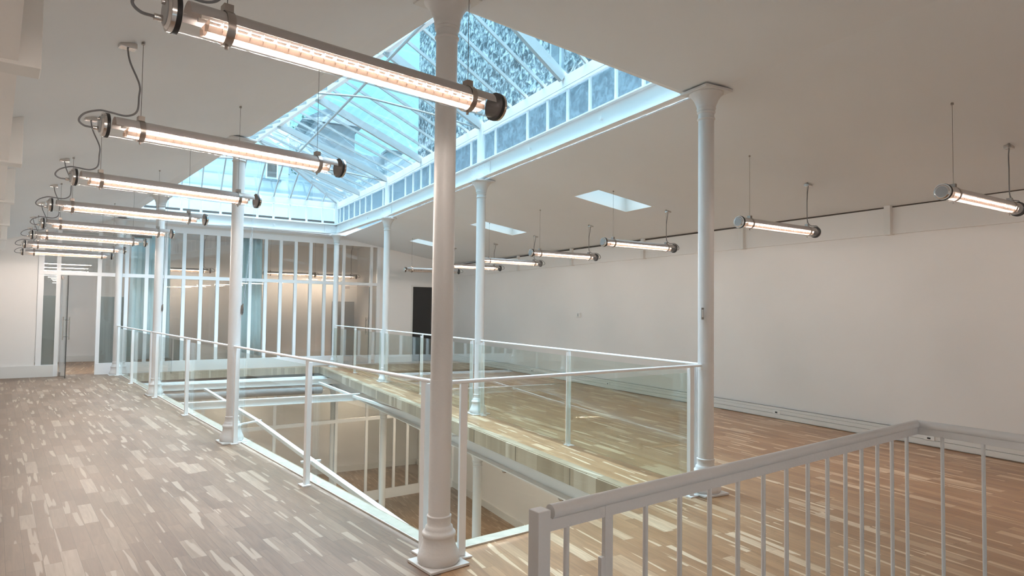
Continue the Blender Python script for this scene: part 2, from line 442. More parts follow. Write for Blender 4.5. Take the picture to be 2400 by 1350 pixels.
# floor of the rooms behind the partition
mb.prism([(-6.0, 13.0), (-2.3, 13.25), (2.05, 14.2), (6.8, 14.9), (6.8, 18.2), (-6, 18.2)], -T, -0.001)
struct(mb, 'floor', [M['floorL'], M['floorR']])

# oak nosing round the opening and the aluminium glass channel
def ring(poly, i, w, z0, z1, name, m_, ext=0.0):
    a = Vector(poly[i][:2]); b = Vector(poly[(i + 1) % len(poly)][:2]); d = (b - a).normalized(); n = Vector((d.y, -d.x))
    cx = sum(p[0] for p in poly) / len(poly); cy = sum(p[1] for p in poly) / len(poly)
    if n.dot(Vector((cx, cy)) - a) > 0: n = -n
    a = a - d * ext; b = b + d * ext
    q = [a, b, b + n * w, a + n * w]
    return MB().prism([(p.x, p.y) for p in q], z0, z1)
for i, nm in enumerate(('trim_1', 'trim_2', 'trim_3', 'trim_4', 'trim_5')):
    struct(ring(OPEN, i, 0.10, 0.0005, 0.012, nm, None), nm, M['nosing_daylit'] if i in (0, 4) else M['nosing'])
    struct(ring([(p[0], p[1]) for p in OPEN], i, -0.02, -0.16, 0.006, nm, None), 'trim_%d' % (i + 6), M['nosing'])

# ------------------------------------------------------------------ walls
def wallslab(A, B, z0, z1, t, side=1):
    A = Vector(A[:2]); B = Vector(B[:2]); d = (B - A).normalized(); n = Vector((-d.y, d.x)) * t * side
    return [(A.x, A.y), (B.x, B.y), (B.x + n.x, B.y + n.y), (A.x + n.x, A.y + n.y)]
mb = MB().prism([(xW(-6.6), -6.6), (xW(15.2), 15.2), (xW(15.2) + .3, 15.2), (xW(-6.6) + .3, -6.6)], 0, 3.3)
struct(mb, 'wall_right', M['wall'])
mb = MB().prism([LD(LW, -6.7), LD(LW, 13.6), LD(LW + .25, 13.6), LD(LW + .25, -6.7)], 0, 3.3)
struct(mb, 'wall_left', M['wall'])
mb = MB().prism([(-3, -6.9), (7.1, -6.9), (7.1, -6.6), (-3, -6.6)], -.1, 3.6)
struct(mb, 'wall_back', M['wall'])
# end wall: solid left piece, solid right piece with a doorway
mb = MB()
def pwall(x0, x1, z0, z1, t=0.12, off=0.0):
    mb.prism([PP(x0, off), PP(x1, off), PP(x1, off + t), PP(x0, off + t)], z0, z1)
pwall(-4.95, -3.92, 0, 3.5)
pwall(3.80, 4.84, 0, 3.5); pwall(4.84, 5.62, 2.19, 3.5); pwall(5.62, 6.35, 0, 3.5)
struct(mb, 'wall_far', M['wall'])
mb = MB(); pwall(-4.95, 3.80, 3.33, 3.75)
struct(mb, 'wall_header', M['trim'])
# rooms behind
mb = MB().box((-6, 17.2, 0), (7, 17.4, 3.5)).box((-5.6, 13.0, 0), (-5.4, 17.2, 3.5)).box((6.8, 14.7, 0), (7.0, 17.2, 3.5))
mb.prism([(3.95, 14.3), (4.05, 14.3), (4.05, 17.2), (3.95, 17.2)], 0, 3.5)
struct(mb, 'wall_rear', M['wall'])
mb = MB().box((-6, 17.15, 0), (7, 17.2, 0.16)); struct(mb, 'baseboard_rear', M['trim'])
# baseboards / heating trunking along the right wall, three stacked mouldings
mb = MB()
for z0, z1, dd in ((0.012, 0.075, 0.055), (0.080, 0.128, 0.048), (0.133, 0.165, 0.038)):
    mb.prism([(xW(-6.6) - dd, -6.6), (xW(14.4) - dd, 14.4), (xW(14.4), 14.4), (xW(-6.6), -6.6)], z0, z1)
mb.prism([(xW(-6.6) - .03, -6.6), (xW(14.4) - .03, 14.4), (xW(14.4), 14.4), (xW(-6.6), -6.6)], 0, 0.165)
struct(mb, 'baseboard_right', M['trim'])
mb = MB(); pwall(-4.9, -3.6, 0, 0.24, -0.03, 0.0)
struct(mb, 'baseboard_far', M['trim'])
mb = MB(); pwall(3.85, 4.80, 0, 0.16, -0.02, 0.0); pwall(5.66, 6.3, 0, 0.16, -0.02, 0.0)
struct(mb, 'baseboard_end', M['trim'])

# bulkhead along the right wall with pilaster boxes
mb = MB().prism([(xW(-6.6) - .035, -6.6), (xW(14.4) - .035, 14.4), (xW(14.4) + .02, 14.4), (xW(-6.6) + .02, -6.6)], 2.53, 2.86)
struct(mb, 'trim_11', M['wall'])
mb = MB().prism([(xW(-6.6) - .037, -6.6), (xW(14.4) - .037, 14.4), (xW(14.4), 14.4), (xW(-6.6), -6.6)], 2.862, 2.885)
struct(mb, 'trim_12', mat('painted_gap_shade', (0.10, 0.085, 0.075), 0.9))  # solid strip, coloured dark as the shade above the bulkhead
k = 13
for y in (-1.15, 1.13, 3.39, 5.69, 8.02, 10.35, 12.65):
    mb = MB().box((xW(y) - .085, y - .03, 2.52), (xW(y) + .01, y + .05, 2.90))
    struct(mb, 'trim_%d' % k, M['trim'], bevel=0.003); k += 1
# bulkhead boxes along the left wall
for t in (-2.3, 0.03, 2.39, 4.62, 6.95, 9.25, 11.55):
    a = MB()
    p0 = LD(2.0, t); p1 = LD(LW, t); p2 = LD(LW, t + .16); p3 = LD(2.0, t + .16)
    a.prism([p0, p1, p2, p3], 2.515, 2.95)
    struct(a, 'trim_%d' % k, M['trim'], bevel=0.004); k += 1
a = MB().prism([LD(2.078, -6.5), LD(2.078, 13.4), LD(LW, 13.4), LD(LW, -6.5)], 2.53, 2.84)
struct(a, 'trim_%d' % k, M['wall']); k += 1

# ------------------------------------------------------------------ ceiling with atrium opening and three roof windows
mb = MB()
CO = {'L': 0.06}
def cprism(poly, f): mb.prism(poly, f, lambda x, y: f(x, y) + 0.012)
cprism([LD(LW + .2, -6.8), LD(0.06, -6.8), LD(0.06, 13.6), LD(LW + .2, 13.9)], zcL)
flat = lambda x, y: 3.46
cprism([LD(0.06, -6.8), (2.64, -6.8), (2.64, 0.59), (2.57, 0.58), (0.0, 0.07), LD(0.06, 0.0)], flat)
cprism([LD(0.06, 12.95), (2.45, 13.47), (2.64, 13.47), (2.64, 14.2), (-2.6, 13.6)], flat)
mb.prism([LD(0.06, 0), LD(-.08, 0.1), LD(-.08, 13.0), LD(0.06, 13.1)], flat, 3.472)
ycuts = [-6.8, 3.78, 4.44, 7.58, 8.24, 11.30, 11.96, 14.6]
for i in range(7):
    y0, y1 = ycuts[i], ycuts[i + 1]
    if i % 2 == 0:
        for (xa, xb) in ((2.64, 3.88), (3.88, 4.90), (4.90, 6.75)):
            cprism([(xa, y0), (xb, y0), (xb, y1), (xa, y1)], zcR)
    else:
        for (xa, xb) in ((2.64, 3.88), (4.90, 6.75)):
            cprism([(xa, y0), (xb, y0), (xb, y1), (xa, y1)], zcR)
mb.box((-6, 13.9, 3.47), (7, 17.4, 3.6))
mb.prism([LD(LW + .2, 13.3), (2.64, 13.9), (7, 14.5), (7, 14), (2.7, 13.6), LD(1.5, 13.2)], 3.5, 3.6)
struct(mb, 'ceiling', M['ceil'])
for i, (y0, y1) in enumerate(((3.80, 4.42), (7.60, 8.22), (11.32, 11.94))):
    mb = MB(); t = 0.03; h = 0.42
    f0 = lambda x, y: zcR(x, y) - 0.004
    f1 = lambda x, y: zcR(x, y) + h
    mb.prism([(3.90 - t, y0 - t), (4.88 + t, y0 - t), (4.88 + t, y0), (3.90 - t, y0)], lambda x, y: zcR(x, y) - .002, f1)
    mb.prism([(3.90 - t, y1), (4.88 + t, y1), (4.88 + t, y1 + t), (3.90 - t, y1 + t)], lambda x, y: zcR(x, y) - .002, f1)
    mb.prism([(3.90 - t, y0), (3.90, y0), (3.90, y1), (3.90 - t, y1)], lambda x, y: zcR(x, y) - .002, f1)
    mb.prism([(4.88, y0), (4.88 + t, y0), (4.88 + t, y1), (4.88, y1)], lambda x, y: zcR(x, y) - .002, f1)
    fr = struct(mb, 'window_%d' % (i + 1), M['trim'])
    g = MB().prism([(3.90, y0), (4.88, y0), (4.88, y1), (3.90, y1)], lambda x, y: zcR(x, y) + h - .03, lambda x, y: zcR(x, y) + h - .02)
    g.build('window_pane', M['rglass'], fr)
    s_ = MB(); s_.prism([(3.90, y0), (4.88, y0), (4.88, y0 + .04), (3.90, y0 + .04)], lambda x, y: zcR(x, y) + h - .08, lambda x, y: zcR(x, y) + h - .03)
    s_.prism([(3.90, y1 - .04), (4.88, y1 - .04), (4.88, y1), (3.90, y1)], lambda x, y: zcR(x, y) + h - .08, lambda x, y: zcR(x, y) + h - .03)
    s_.prism([(3.90, y0), (3.94, y0), (3.94, y1), (3.90, y1)], lambda x, y: zcR(x, y) + h - .08, lambda x, y: zcR(x, y) + h - .03)
    s_.prism([(4.84, y0), (4.88, y0), (4.88, y1), (4.84, y1)], lambda x, y: zcR(x, y) + h - .08, lambda x, y: zcR(x, y) + h - .03)
    s_.build('window_sash', M['trim'], fr)

# ------------------------------------------------------------------ cast iron columns
def base_profile(r):
    return [(0.118, 0.018), (0.126, 0.030), (0.127, 0.052), (0.119, 0.078), (0.106, 0.105), (0.097, 0.135), (0.094, 0.160), (0.097, 0.170), (0.101, 0.178),
            (0.101, 0.190), (0.096, 0.198), (0.088, 0.204), (0.084, 0.214), (0.082, 0.226), (0.074, 0.234), (0.071, 0.240), (0.0715, 0.275), (0.0735, 0.280), (0.0735, 0.290), (r, 0.296)]
def cap_profile(r, h):
    return [(r, h - .262), (r + .006, h - .258), (r + .010, h - .250), (r + .006, h - .242), (r + .001, h - .236), (r + .001, h - .205), (r + .010, h - .198), (r + .012, h - .190), (r + .006, h - .182),
            (r + .012, h - .172), (r + .016, h - .160), (r + .012, h - .152), (r + .020, h - .125), (r + .036, h - .085), (r + .060, h - .050), (r + .078, h - .034), (r + .078, h - .026)]
def make_column(h, label, group, loc, rot):
    t = thing('cast_iron_column', label, 'column', loc, rot, group, world=False)
    r = 0.066
    a = MB(); n = 48
    a.lathe([(r, 0.296), (r, 1.04), (r * 1.02, 1.041), (r * 1.02, 1.10), (r, 1.101), (r, h - .262)], n=n)
    a.build('shaft', M['paint'], t, smooth=30)
    MB().lathe(base_profile(r), n=n).build('base', M['paint'], t, smooth=45)
    MB().box((-.135, -.135, 0.001), (.135, .135, 0.018)).build('base_plate', M['paint'], t, bevel=0.003)
    MB().lathe(cap_profile(r, h), n=n).build('capital', M['paint'], t, smooth=45)
    MB().box((-.155, -.155, h - .026), (.155, .155, h - .002)).build('abacus', M['paint'], t, bevel=0.004)
    return t
rotL = math.atan2(dL.y, dL.x) - PI / 2
clab_L = ['white cast iron column in the foreground, nearest, with big moulded foot on a square plate',
          'white cast iron column, second along the left side of the opening, behind the two nearest long lamps',
          'white cast iron column, third along the left side of the opening',
          'slim far white column at the left end of the opening, near the open glass door']
clab_R = ['white cast iron column at right, beside the end of the stair railing, full height in view',
          'white cast iron column, second along the right side of the opening, right of the foreground column',
          'white cast iron column, third along the right side, left of the dark doorway',
          'farthest white column at the right rear corner of the skylight']
gC = 'cast iron columns round the atrium'
c0 = make_column(H, clab_L[0], gC, (*Lc[0], 0), rotL)
for i in range(1, 4): dup(c0, (*Lc[i], 0), rotL, clab_L[i])
for i in range(4): dup(c0, (*Rc[i], 0), 0.0, clab_R[i])
# lower storey columns, straight below
hl = abs(LOW) - 0.50
cl = make_column(hl, 'white column of the lower floor seen through the opening, right of the foreground column', 'lower storey columns', (*Rc[1], LOW), 0)
for i, lb in ((2, 'white column of the lower floor seen left of the foreground column, below the third column'), (3, 'farthest white column of the lower floor, wide and bluish, at the rear right corner')):
    dup(cl, (*Rc[i], LOW), 0, lb)
for i, lb in ((1, 'lower floor column under the left edge of the opening, mostly hidden'), (2, 'lower floor column under the left rear part of the opening, mostly hidden')):
    pass

# ------------------------------------------------------------------ glass balustrades
def balustrade(A, B, inn, label, posts, group='glass balustrades round the opening', hA=0.07, hB=0.07):
    """A,B plan points on the column line; inn = unit vector toward the opening; posts = distances from A"""
    A = Vector(A[:2]); B = Vector(B[:2]); d = (B - A); L = d.length; d.normalize(); inn = Vector(inn)
    t = thing('glass_balustrade', label, 'balustrade', (A.x, A.y, 0), 0, group)
    P = lambda s, o, z: (A.x + d.x * s + inn.x * o, A.y + d.y * s + inn.y * o, z)
    hr = MB().tube([P(hA, 0.0, 1.08), P(L - hB, 0.0, 1.08)], 0.0125, 12)
    hr.build('handrail', M['frame'], t, smooth=40)
    for s in posts:
        p = MB()
        p.beam(P(s, 0, 0.012), P(s, 0, 1.068), 0.050, 0.012, up=(inn.x, inn.y, 0))
        p.beam(P(s, 0.024, 0.012), P(s, 0.024, 1.055), 0.012, 0.040, up=(inn.x, inn.y, 0))
        po = p.build('post', M['frame'], t, bevel=0.0015)
        f = MB().beam(P(s - .055, 0, 0.006), P(s + .055, 0, 0.006), 0.075, 0.010)
        f.build('foot_plate', M['frame'], po).parent = po
    ed = [hA + .02] + [x for x in posts[1:-1]] + [L - hB - .02]
    for a, b in zip(ed, ed[1:]):
        g = MB().beam(P(a + .02, 0.052, 0.53), P(b - .02, 0.052, 0.53), 0.008, 0.98, off=(0, 0))
        g.build('glass_panel', M['glass'], t)
    return t
inL = (-nL.x, -nL.y); inR = (-1, 0)
tl = [0, 4.363, 9.123, 13.139]
for i, (lab, ps) in enumerate((('glass balustrade along the near left side of the opening, behind the foreground column', (0.20, 2.13, 4.24)),
                              ('glass balustrade along the middle of the left side, between second and third columns', (0.12, 2.22, 4.40)),
                              ('glass balustrade along the far left side, next to the open glass door', (0.12, 2.05, 3.88)))):
    balustrade(LD(0, tl[i]), LD(0, tl[i + 1]), inL, lab, ps)
for i, (lab, ps) in enumerate((('glass balustrade along the near right side of the opening, ending at the right column', (0.12, 2.10, 4.36)),
                              ('glass balustrade along the middle right side, left of the foreground column and dark doorway', (0.22, 2.35, 4.42)),
                              ('glass balustrade along the far right side, in front of the right glass door', (0.22, 2.0, 3.66)))):
    A, B = Rc[i], Rc[i + 1]; d = (Vector(B) - Vector(A)).normalized()
    balustrade(A, B, (-d.y, d.x), lab, ps)
dN = (Vector(Rc[0]) - Vector(Lc[0])); LN = dN.length; dN.normalize()
balustrade(Lc[0], Rc[0], (-dN.y, dN.x), 'glass balustrade across the near end of the opening, crossing in front of the others', (0.165, LN - 0.19))
# aluminium glass shoe strips just inside the glass
# ------------------------------------------------------------------ painted stair railing in the foreground
t = thing('stair_railing', 'white painted metal railing with round handrail and thin balusters in the right foreground', 'railing', (-0.63, -2.22, 0))
rz = 1.03
q0 = onz(1265, 1190, rz); q1 = onz(2149, 985, rz); q2 = onz(2400, 1020, rz)
q0 = Vector((q0.x, q0.y, 0)); q1 = Vector((q1.x, q1.y, 0)); q2v = Vector((q2.x, q2.y, 0)); dd = (q2v - q1).normalized(); q2 = q1 + dd * 1.5
d1 = (q1 - q0).normalized()
MB().beam((q0.x, q0.y, 0), (q0.x, q0.y, rz - .004), 0.040, 0.040, up=(d1.x, d1.y, 0)).build('newel_post', M['paint'], t, bevel=0.002)
a = MB()
st = q0 + d1 * .035
pts = [(st.x, st.y, rz - .016), (q1.x, q1.y, rz - .016), (q2.x, q2.y, rz - .016)]
a.tube(pts[:2], 0.0185, 20)
a.tube(pts[1:], 0.0185, 20)
a.build('handrail', M['paint'], t, smooth=40)
a = MB()
a.beam((st.x - d1.x * .02, st.y - d1.y * .02, rz - .047), (q1.x, q1.y, rz - .047), 0.012, 0.034)
a.beam((q1.x, q1.y, rz - .047), (q2.x, q2.y, rz - .047), 0.012, 0.034)
a.build('rail_bar', M['paint'], t, bevel=0.001)
L1_ = (q1 - q0).length
# baluster positions read off the rail
bx = [1328, 1513, 1593, 1663, 1729, 1789, 1843, 1893, 1939, 1981, 2019, 2056, 2090, 2125]
for x in bx:
    ytop = 1190 + (985 - 1190) * (x - 1265) / (2149 - 1265)
    P = onv(x, ytop + 40, q0, q1)
    MB().cyl((P.x, P.y, 0.0), (P.x, P.y, rz - .06), 0.0078, 12).build('baluster', M['paint'], t, smooth=40)
for x in (2209, 2305):
    P = onv(x, 1080, q1, q2)
    MB().cyl((P.x, P.y, 0.0), (P.x, P.y, rz - .06), 0.0078, 12).build('baluster', M['paint'], t, smooth=40)
for s in (0.75, 0.87, 0.99, 1.11, 1.23, 1.35, 1.47):
    P = q1 + dd * s
    MB().cyl((P.x, P.y, 0.0), (P.x, P.y, rz - .06), 0.0078, 12).build('baluster', M['paint'], t, smooth=40)
P = onv(1424, 1200, q0, q1); r_ = (P - q0); r_.z = 0; s = r_.length
a = MB()
A3 = q0 + d1 * s
a.beam((A3.x, A3.y, 0), (A3.x, A3.y, rz - .032), 0.014, 0.030, up=(d1.x, d1.y, 0))
A4 = q0 + d1 * (s - .020) 
a.beam((A4.x, A4.y, 0), (A4.x, A4.y, rz - .17), 0.013, 0.018, up=(d1.x, d1.y, 0))
a.build('flat_post', M['paint'], t, bevel=0.001)

# ------------------------------------------------------------------ tubular pendant lamps
LEN = 1.43; LR = 0.055
def arc_shell(mb, x0, x1, r, th, a0, a1, n=20):
    for (ra, rb) in ((r, r - th),):
        o = len(mb.v); m_ = n + 1
        for X in (x0, x1):
            for rr_ in (ra, rb):
                for k in range(m_):
                    a_ = a0 + (a1 - a0) * k / n; mb.v.append(Vector((X, rr_ * math.cos(a_), rr_ * math.sin(a_))))
        idx = lambda i, j, k: o + (i * 2 + j) * m_ + k
        for k in range(n):
            for f in ((idx(0, 0, k), idx(1, 0, k), idx(1, 0, k + 1), idx(0, 0, k + 1)), (idx(0, 1, k + 1), idx(1, 1, k + 1), idx(1, 1, k), idx(0, 1, k)),
                      (idx(0, 0, k), idx(0, 0, k + 1), idx(0, 1, k + 1), idx(0, 1, k)), (idx(1, 0, k + 1), idx(1, 0, k), idx(1, 1, k), idx(1, 1, k + 1))):
                mb.f.append(list(f)); mb.mi.append(mb.cur)
        for k in (0, n):
            mb.f.append([idx(0, 0, k), idx(0, 1, k), idx(1, 1, k), idx(1, 0, k)]); mb.mi.append(mb.cur)
    return mb
LAMP_PROTO = {}
def lamp_meshes():
    P = {}
    h = LEN / 2
    def keep(mb, name, m_, sm=40):
        o = mb.build(name, m_, None, smooth=sm); me = o.data; bpy.data.objects.remove(o); P[name] = (me,)
    a = MB(); arc_shell(a, -h + .05, h - .05, LR, .0025, math.radians(2), math.radians(178), 24); keep(a, 'housing', M['alu'])
    a = MB(); arc_shell(a, -h + .02, h - .02, LR + .001, .002, math.radians(178), math.radians(362), 24); keep(a, 'glass_tube', M['tubeglass'])
    a = MB()
    nb = 27
    for i in range(nb):
        x = -h + .11 + (LEN - .22) * i / (nb - 1)
        pts = [(x, (LR - .010) * math.cos(q), (LR - .012) * math.sin(q) + .0) for q in [PI + PI * j / 10 for j in range(11)]]
        a.add(pts + [(x + .0012, p[1], p[2]) for p in pts], [tuple(range(11)), tuple(range(21, 10, -1))] + [(j, j + 11, j + 12, j + 1) for j in range(10)] + [(10, 21, 11, 0)])
    a.box((-h + .10, -.0285, -.040), (h - .10, -.0275, -.015)).box((-h + .10, .0275, -.040), (h - .10, .0285, -.015))
    keep(a, 'louvre', M['louver'])
    return P
def pendant(P0, P1, z, zc, label, group, on=True, warm=False, cable_end=0, flip=1, canopy_off=(0.06, 0.02), detail=True):
    """P0,P1: plan end points; zc(x,y) ceiling height"""
    A = Vector(P0[:2]); B = Vector(P1[:2]); C = (A + B) / 2; ang = math.atan2((B - A).y, (B - A).x)
    if not LAMP_PROTO: LAMP_PROTO.update(lamp_meshes())
    t = thing('tube_pendant_lamp', label, 'lamp', (C.x, C.y, z), ang, group, world=False)
    h = LEN / 2
    for nm in ('housing', 'glass_tube', 'louvre'):
        o = bpy.data.objects.new(nm, LAMP_PROTO[nm][0]); COL.objects.link(o); o.parent = t
    ce = -1 if cable_end == 0 else 1
    M_ = Matrix.Rotation(ang, 4, 'Z')
    def zl(lx, ly):
        w = M_ @ Vector((lx, ly, 0)); return zc(C.x + w.x, C.y + w.y) - z
    key = 'ends'
    if key not in LAMP_PROTO:
        for e in (-1, 1):
            for isc in (0, 1):
                a = MB(); a.cyl((e * (h - .022), 0, 0), (e * (h - .006), 0, 0), LR + .011, 40)
                o = a.build('gasket', M['black'], None, smooth=40); g = o.data; bpy.data.objects.remove(o)
                a = MB()
                a.cyl((e * (h - .006), 0, 0), (e * (h + .008), 0, 0), LR + .009, 40)
                a.cyl((e * (h + .008), 0, 0), (e * (h + .016), 0, 0), LR + .002, 40, r2=LR - .006)
                if isc:
                    a.cyl((e * (h + .014), .018, -.02), (e * (h + .045), .018, -.02), .011, 12)
                    a.cyl((e * (h + .014), -.012, .025), (e * (h + .030), -.012, .025), .009, 12)
                o = a.build('end_cap', M['chrome'], None, smooth=40); ec = o.data; bpy.data.objects.remove(o)
                a = MB(); a.cyl((e * (h + .016), 0, 0), (e * (h + .019), 0, 0), LR - .012, 36)
                o = a.build('end_disc', M['disc'], None, smooth=40); ds = o.data; bpy.data.objects.remove(o)
                LAMP_PROTO[('end', e, isc)] = (g, ec, ds)
            cx = e * (h - .20 + .02)
            a = MB(); arc_shell(a, cx - .014, cx + .014, LR + .005, .003, 0, 2 * PI, 40)
            o = a.build('clamp', M['clamp'], None, smooth=40); k1 = o.data; bpy.data.objects.remove(o)
            a = MB(); a.box((cx - .016, -.020, LR + .002), (cx + .016, .020, LR + .028))
            o = a.build('clamp_block', M['clamp'], None); k2 = o.data; bpy.data.objects.remove(o)
            a = MB(); a.cyl((cx, 0, -LR - .018), (cx, 0, -LR - .004), .006, 10)
            o = a.build('clamp_screw', M['clamp'], None); k3 = o.data; bpy.data.objects.remove(o)
            LAMP_PROTO[('clamp', e)] = (k1, k2, k3)
        LAMP_PROTO['ends'] = 1
    def ln(name, me, par):
        o = bpy.data.objects.new(name, me); COL.objects.link(o); o.parent = par; return o
    for e in (-1, 1):
        g, ec, ds = LAMP_PROTO[('end', e, 1 if e == ce else 0)]
        gg = ln('gasket', g, t); cc = ln('end_cap', ec, t); ln('end_disc', ds, cc)
        k1, k2, k3 = LAMP_PROTO[('clamp', e)]
        kk = ln('clamp', k1, t); ln('clamp_block', k2, kk); ln('clamp_screw', k3, kk)
        cx = e * (h - .18)
        MB().cyl((cx, 0, LR + .028), (cx, 0, zl(cx, 0) - .012), .0016, 6).build('suspension_wire', M['wire'], t)
        MB().cyl((cx, 0, zl(cx, 0) - .016), (cx, 0, zl(cx, 0) + .002), .010, 12).build('wire_anchor', M['clamp'], t, smooth=40)
    # feed cable and its canopy
    cx = ce * (h - .18); kx = cx + ce * canopy_off[0]; ky = canopy_off[1]
    zt = zl(kx, ky)
    MB().box((kx - .042, ky - .030, zt - .028), (kx + .042, ky + .030, zt + .004)).build('canopy', M['chrome'], t, bevel=0.004)
    def cr(pts, n=7):
        out = []; p = [V3(q) for q in pts]; p = [p[0] * 2 - p[1]] + p + [p[-1] * 2 - p[-2]]
        for i in range(1, len(p) - 2):
            for j in range(n):
                u = j / n; a_, b_, c_, d_ = p[i - 1:i + 3]
                out.append(0.5 * ((2 * b_) + (c_ - a_) * u + (2 * a_ - 5 * b_ + 4 * c_ - d_) * u * u + (3 * b_ - a_ - 3 * c_ + d_) * u ** 3))
        out.append(p[-2]); return out
    e = ce
    pts = [(kx, ky, zt - .026), (kx - e * .015, ky, zt - .10), (cx + e * .012, .006, zt - .22), (cx + e * .012, .006, LR + .14), (cx + e * .02, .004, LR + .055), (cx + e * .07, .0, LR + .018),
           (cx + e * .15, 0, LR + .020), (e * (h + .02), 0.0, LR + .02), (e * (h + .085), .004, LR - .01), (e * (h + .11), .010, .005), (e * (h + .085), .016, -.018), (e * (h + .044), .018, -.02)]
    MB().tube(cr(pts), .0052, 8).build('feed_cable', M['cable'], t, smooth=60)
    if on:
        lk = 'light_warm' if warm else 'light'
        ld = LAMP_PROTO.get(lk)
        if ld is None:
            ld = bpy.data.lights.new('fluorescent_light', 'AREA'); ld.shape = 'RECTANGLE'; ld.size = LEN - .26; ld.size_y = .030
            ld.energy = LAMP_W * (1.15 if warm else 1); ld.color = (1.0, 0.80, 0.62) if warm else LAMP_COL; LAMP_PROTO[lk] = ld
        for sd in (-1, 1):
            lo = bpy.data.objects.new('light_tube', ld); COL.objects.link(lo); lo.parent = t; lo.location = (0, sd * .013, .004); lo.rotation_euler = (sd * math.radians(56), 0, 0)
    tb = LAMP_PROTO.get('tubes')
    if tb is None:
        a = MB(); a.cyl((-h + .09, -.018, .012), (h - .09, -.018, .012), .008, 12); a.cyl((-h + .09, .018, .012), (h - .09, .018, .012), .008, 12)
        o = a.build('lamp_tube', M['plastic'], None, smooth=40); tb = o.data; bpy.data.objects.remove(o); LAMP_PROTO['tubes'] = tb
    ln('lamp_tube', tb, t)
    return t
# left row
left_px = [((400, 30), (1165, 252)), ((240, 292), (800, 395)), ((168, 414), (606, 472)), ((120, 480), (480, 515)), ((100, 523), (403, 548)), ((75, 550), (340, 569)), ((57, 572), (292, 587)), ((52, 590), (263, 601))]
lab_l = ['largest long tube lamp in the foreground, hanging in front of the nearest column',
         'second nearest long tube lamp of the left row, hanging below the foreground one',
         'third nearest glowing tube lamp of the left row', 'fourth nearest glowing tube lamp of the left row',
         'fifth nearest glowing tube lamp of the left row', 'sixth nearest glowing tube lamp of the left row',
         'seventh tube lamp of the left row, just above the lowest one', 'farthest tube lamp of the left row, lowest in view above the glass door']
for (p0, p1), lb in zip(left_px, lab_l):
    A = onz(*p0, 2.5); B = onz(*p1, 2.5); C = (A + B) / 2; d = (B - A).normalized()
    pendant((C - d * LEN / 2), (C + d * LEN / 2), 2.5, zcL, lb, 'tube pendant lamps of the left row', canopy_off=(0.07, 0.03))
for t_ in (-4.3,):
    pendant(LD(1.70, t_), LD(0.27, t_), 2.5, zcL, 'tube lamp of the left row hanging behind the viewpoint', 'tube pendant lamps of the left row')
# right row
right_y = [(-0.82, 0.11, 'rightmost glowing tube lamp, nearest of the right row, with grey end disc'), (1.22, 0.13, 'second glowing tube lamp of the right row, right of the right column'),
           (3.64, 0.13, 'third tube lamp of the right row, left of the right column below a roof window'), (5.67, 0.12, 'fourth tube lamp of the right row, right of the second right column'),
           (7.62, 0.12, 'fifth tube lamp of the right row, crossing behind the second right column'), (9.45, 0.12, 'sixth glowing tube lamp of the right row, starting behind the foreground column')]
for y, sl, lb in right_y:
    pendant((3.87, y), (5.30, y + sl), 2.5, zcR, lb, 'tube pendant lamps of the right row', cable_end=1)
pendant((3.62, 11.45), (5.05, 11.40), 2.5, zcR, 'unlit tube lamp hanging in front of the end wall, above the dark doorway', 'tube pendant lamps of the right row', on=False, cable_end=1)
for y in (-2.9, -5.0):
    pendant((3.87, y), (5.30, y + .12), 2.5, zcR, 'tube lamp of the right row hanging behind the viewpoint', 'tube pendant lamps of the right row', cable_end=1)
# lower storey row
zlow = lambda x, y: -0.52
low_lab = {4.1: 'lowest tube lamp, hanging in the lower storey just above the stair handrail', 5.85: 'tube lamp of the lower storey, between the lower column and the steel beam',
           7.6: 'tube lamp of the lower storey seen beside the foreground balustrade post', 10.92: 'far tube lamp of the lower storey seen left of the foreground column', 2.3: 'tube lamp of the lower storey hidden under the near floor edge', 9.2: 'tube lamp of the lower storey seen behind the foreground column'}
for y, lb in low_lab.items():
    pendant((3.50, y), (4.93, y + .08), -1.1, zlow, lb, 'tube pendant lamps of the lower storey', warm=True, cable_end=1)
# room behind the partition
zb = lambda x, y: 3.47
for i, (x, y) in enumerate(((-1.2, 15.6), (1.6, 15.7), (2.9, 16.0), (5.0, 15.8))):
    pendant((x - .71, y), (x + .71, y), 2.5, zb, ['tube lamp in the rear room seen through the glass above the left part', 'tube lamp in the rear room seen through the middle glass', 'tube lamp in the rear room seen through the right glass door', 'tube lamp of the dark side room'][i],
            'tube pendant lamps of the rear room', warm=True, on=(i < 3), cable_end=1)

# ------------------------------------------------------------------ glazed partition
tp = thing('glazed_partition', 'white framed glass partition with many narrow panes closing the far end of the atrium', 'partition', (0.0, yP(0), 0), 0)
def pb(x0, x1, z0, z1, th=0.06, off=0.0, mb_=None):
    return (mb_ or MB()).prism([PP(x0, off), PP(x1, off), PP(x1, off + th), PP(x0, off + th)], z0, z1)
mx_ = [-3.86, -3.56, -2.83, -2.32, -1.93, -1.55, -1.17, -0.80, -0.43, -0.06, 0.32, 0.69, 1.06, 1.44, 1.83, 2.21, 2.74, 3.54, 3.76]
def ztop(x): return min(3.34, zcL(x, yP(x)) - 0.02 if x < -1.9 else 3.34, zcR(x, yP(x)) + .05 if x > 2.5 else 3.34)
for i, x in enumerate(mx_):
    w = 0.075 if i not in (0, len(mx_) - 1) else 0.10
    a = MB(); pb(x - w / 2, x + w / 2, 0.0 if i in (0, 1, 2, 16, 17, 18) else 0.25, ztop(x), 0.07, -0.01, a)
    a.build('mullion', M['frame'], tp, bevel=0.003)
a = MB(); pb(-3.9, 3.8, 2.17, 2.25, 0.07, -0.012, a); a.build('transom', M['frame'], tp, bevel=0.003)
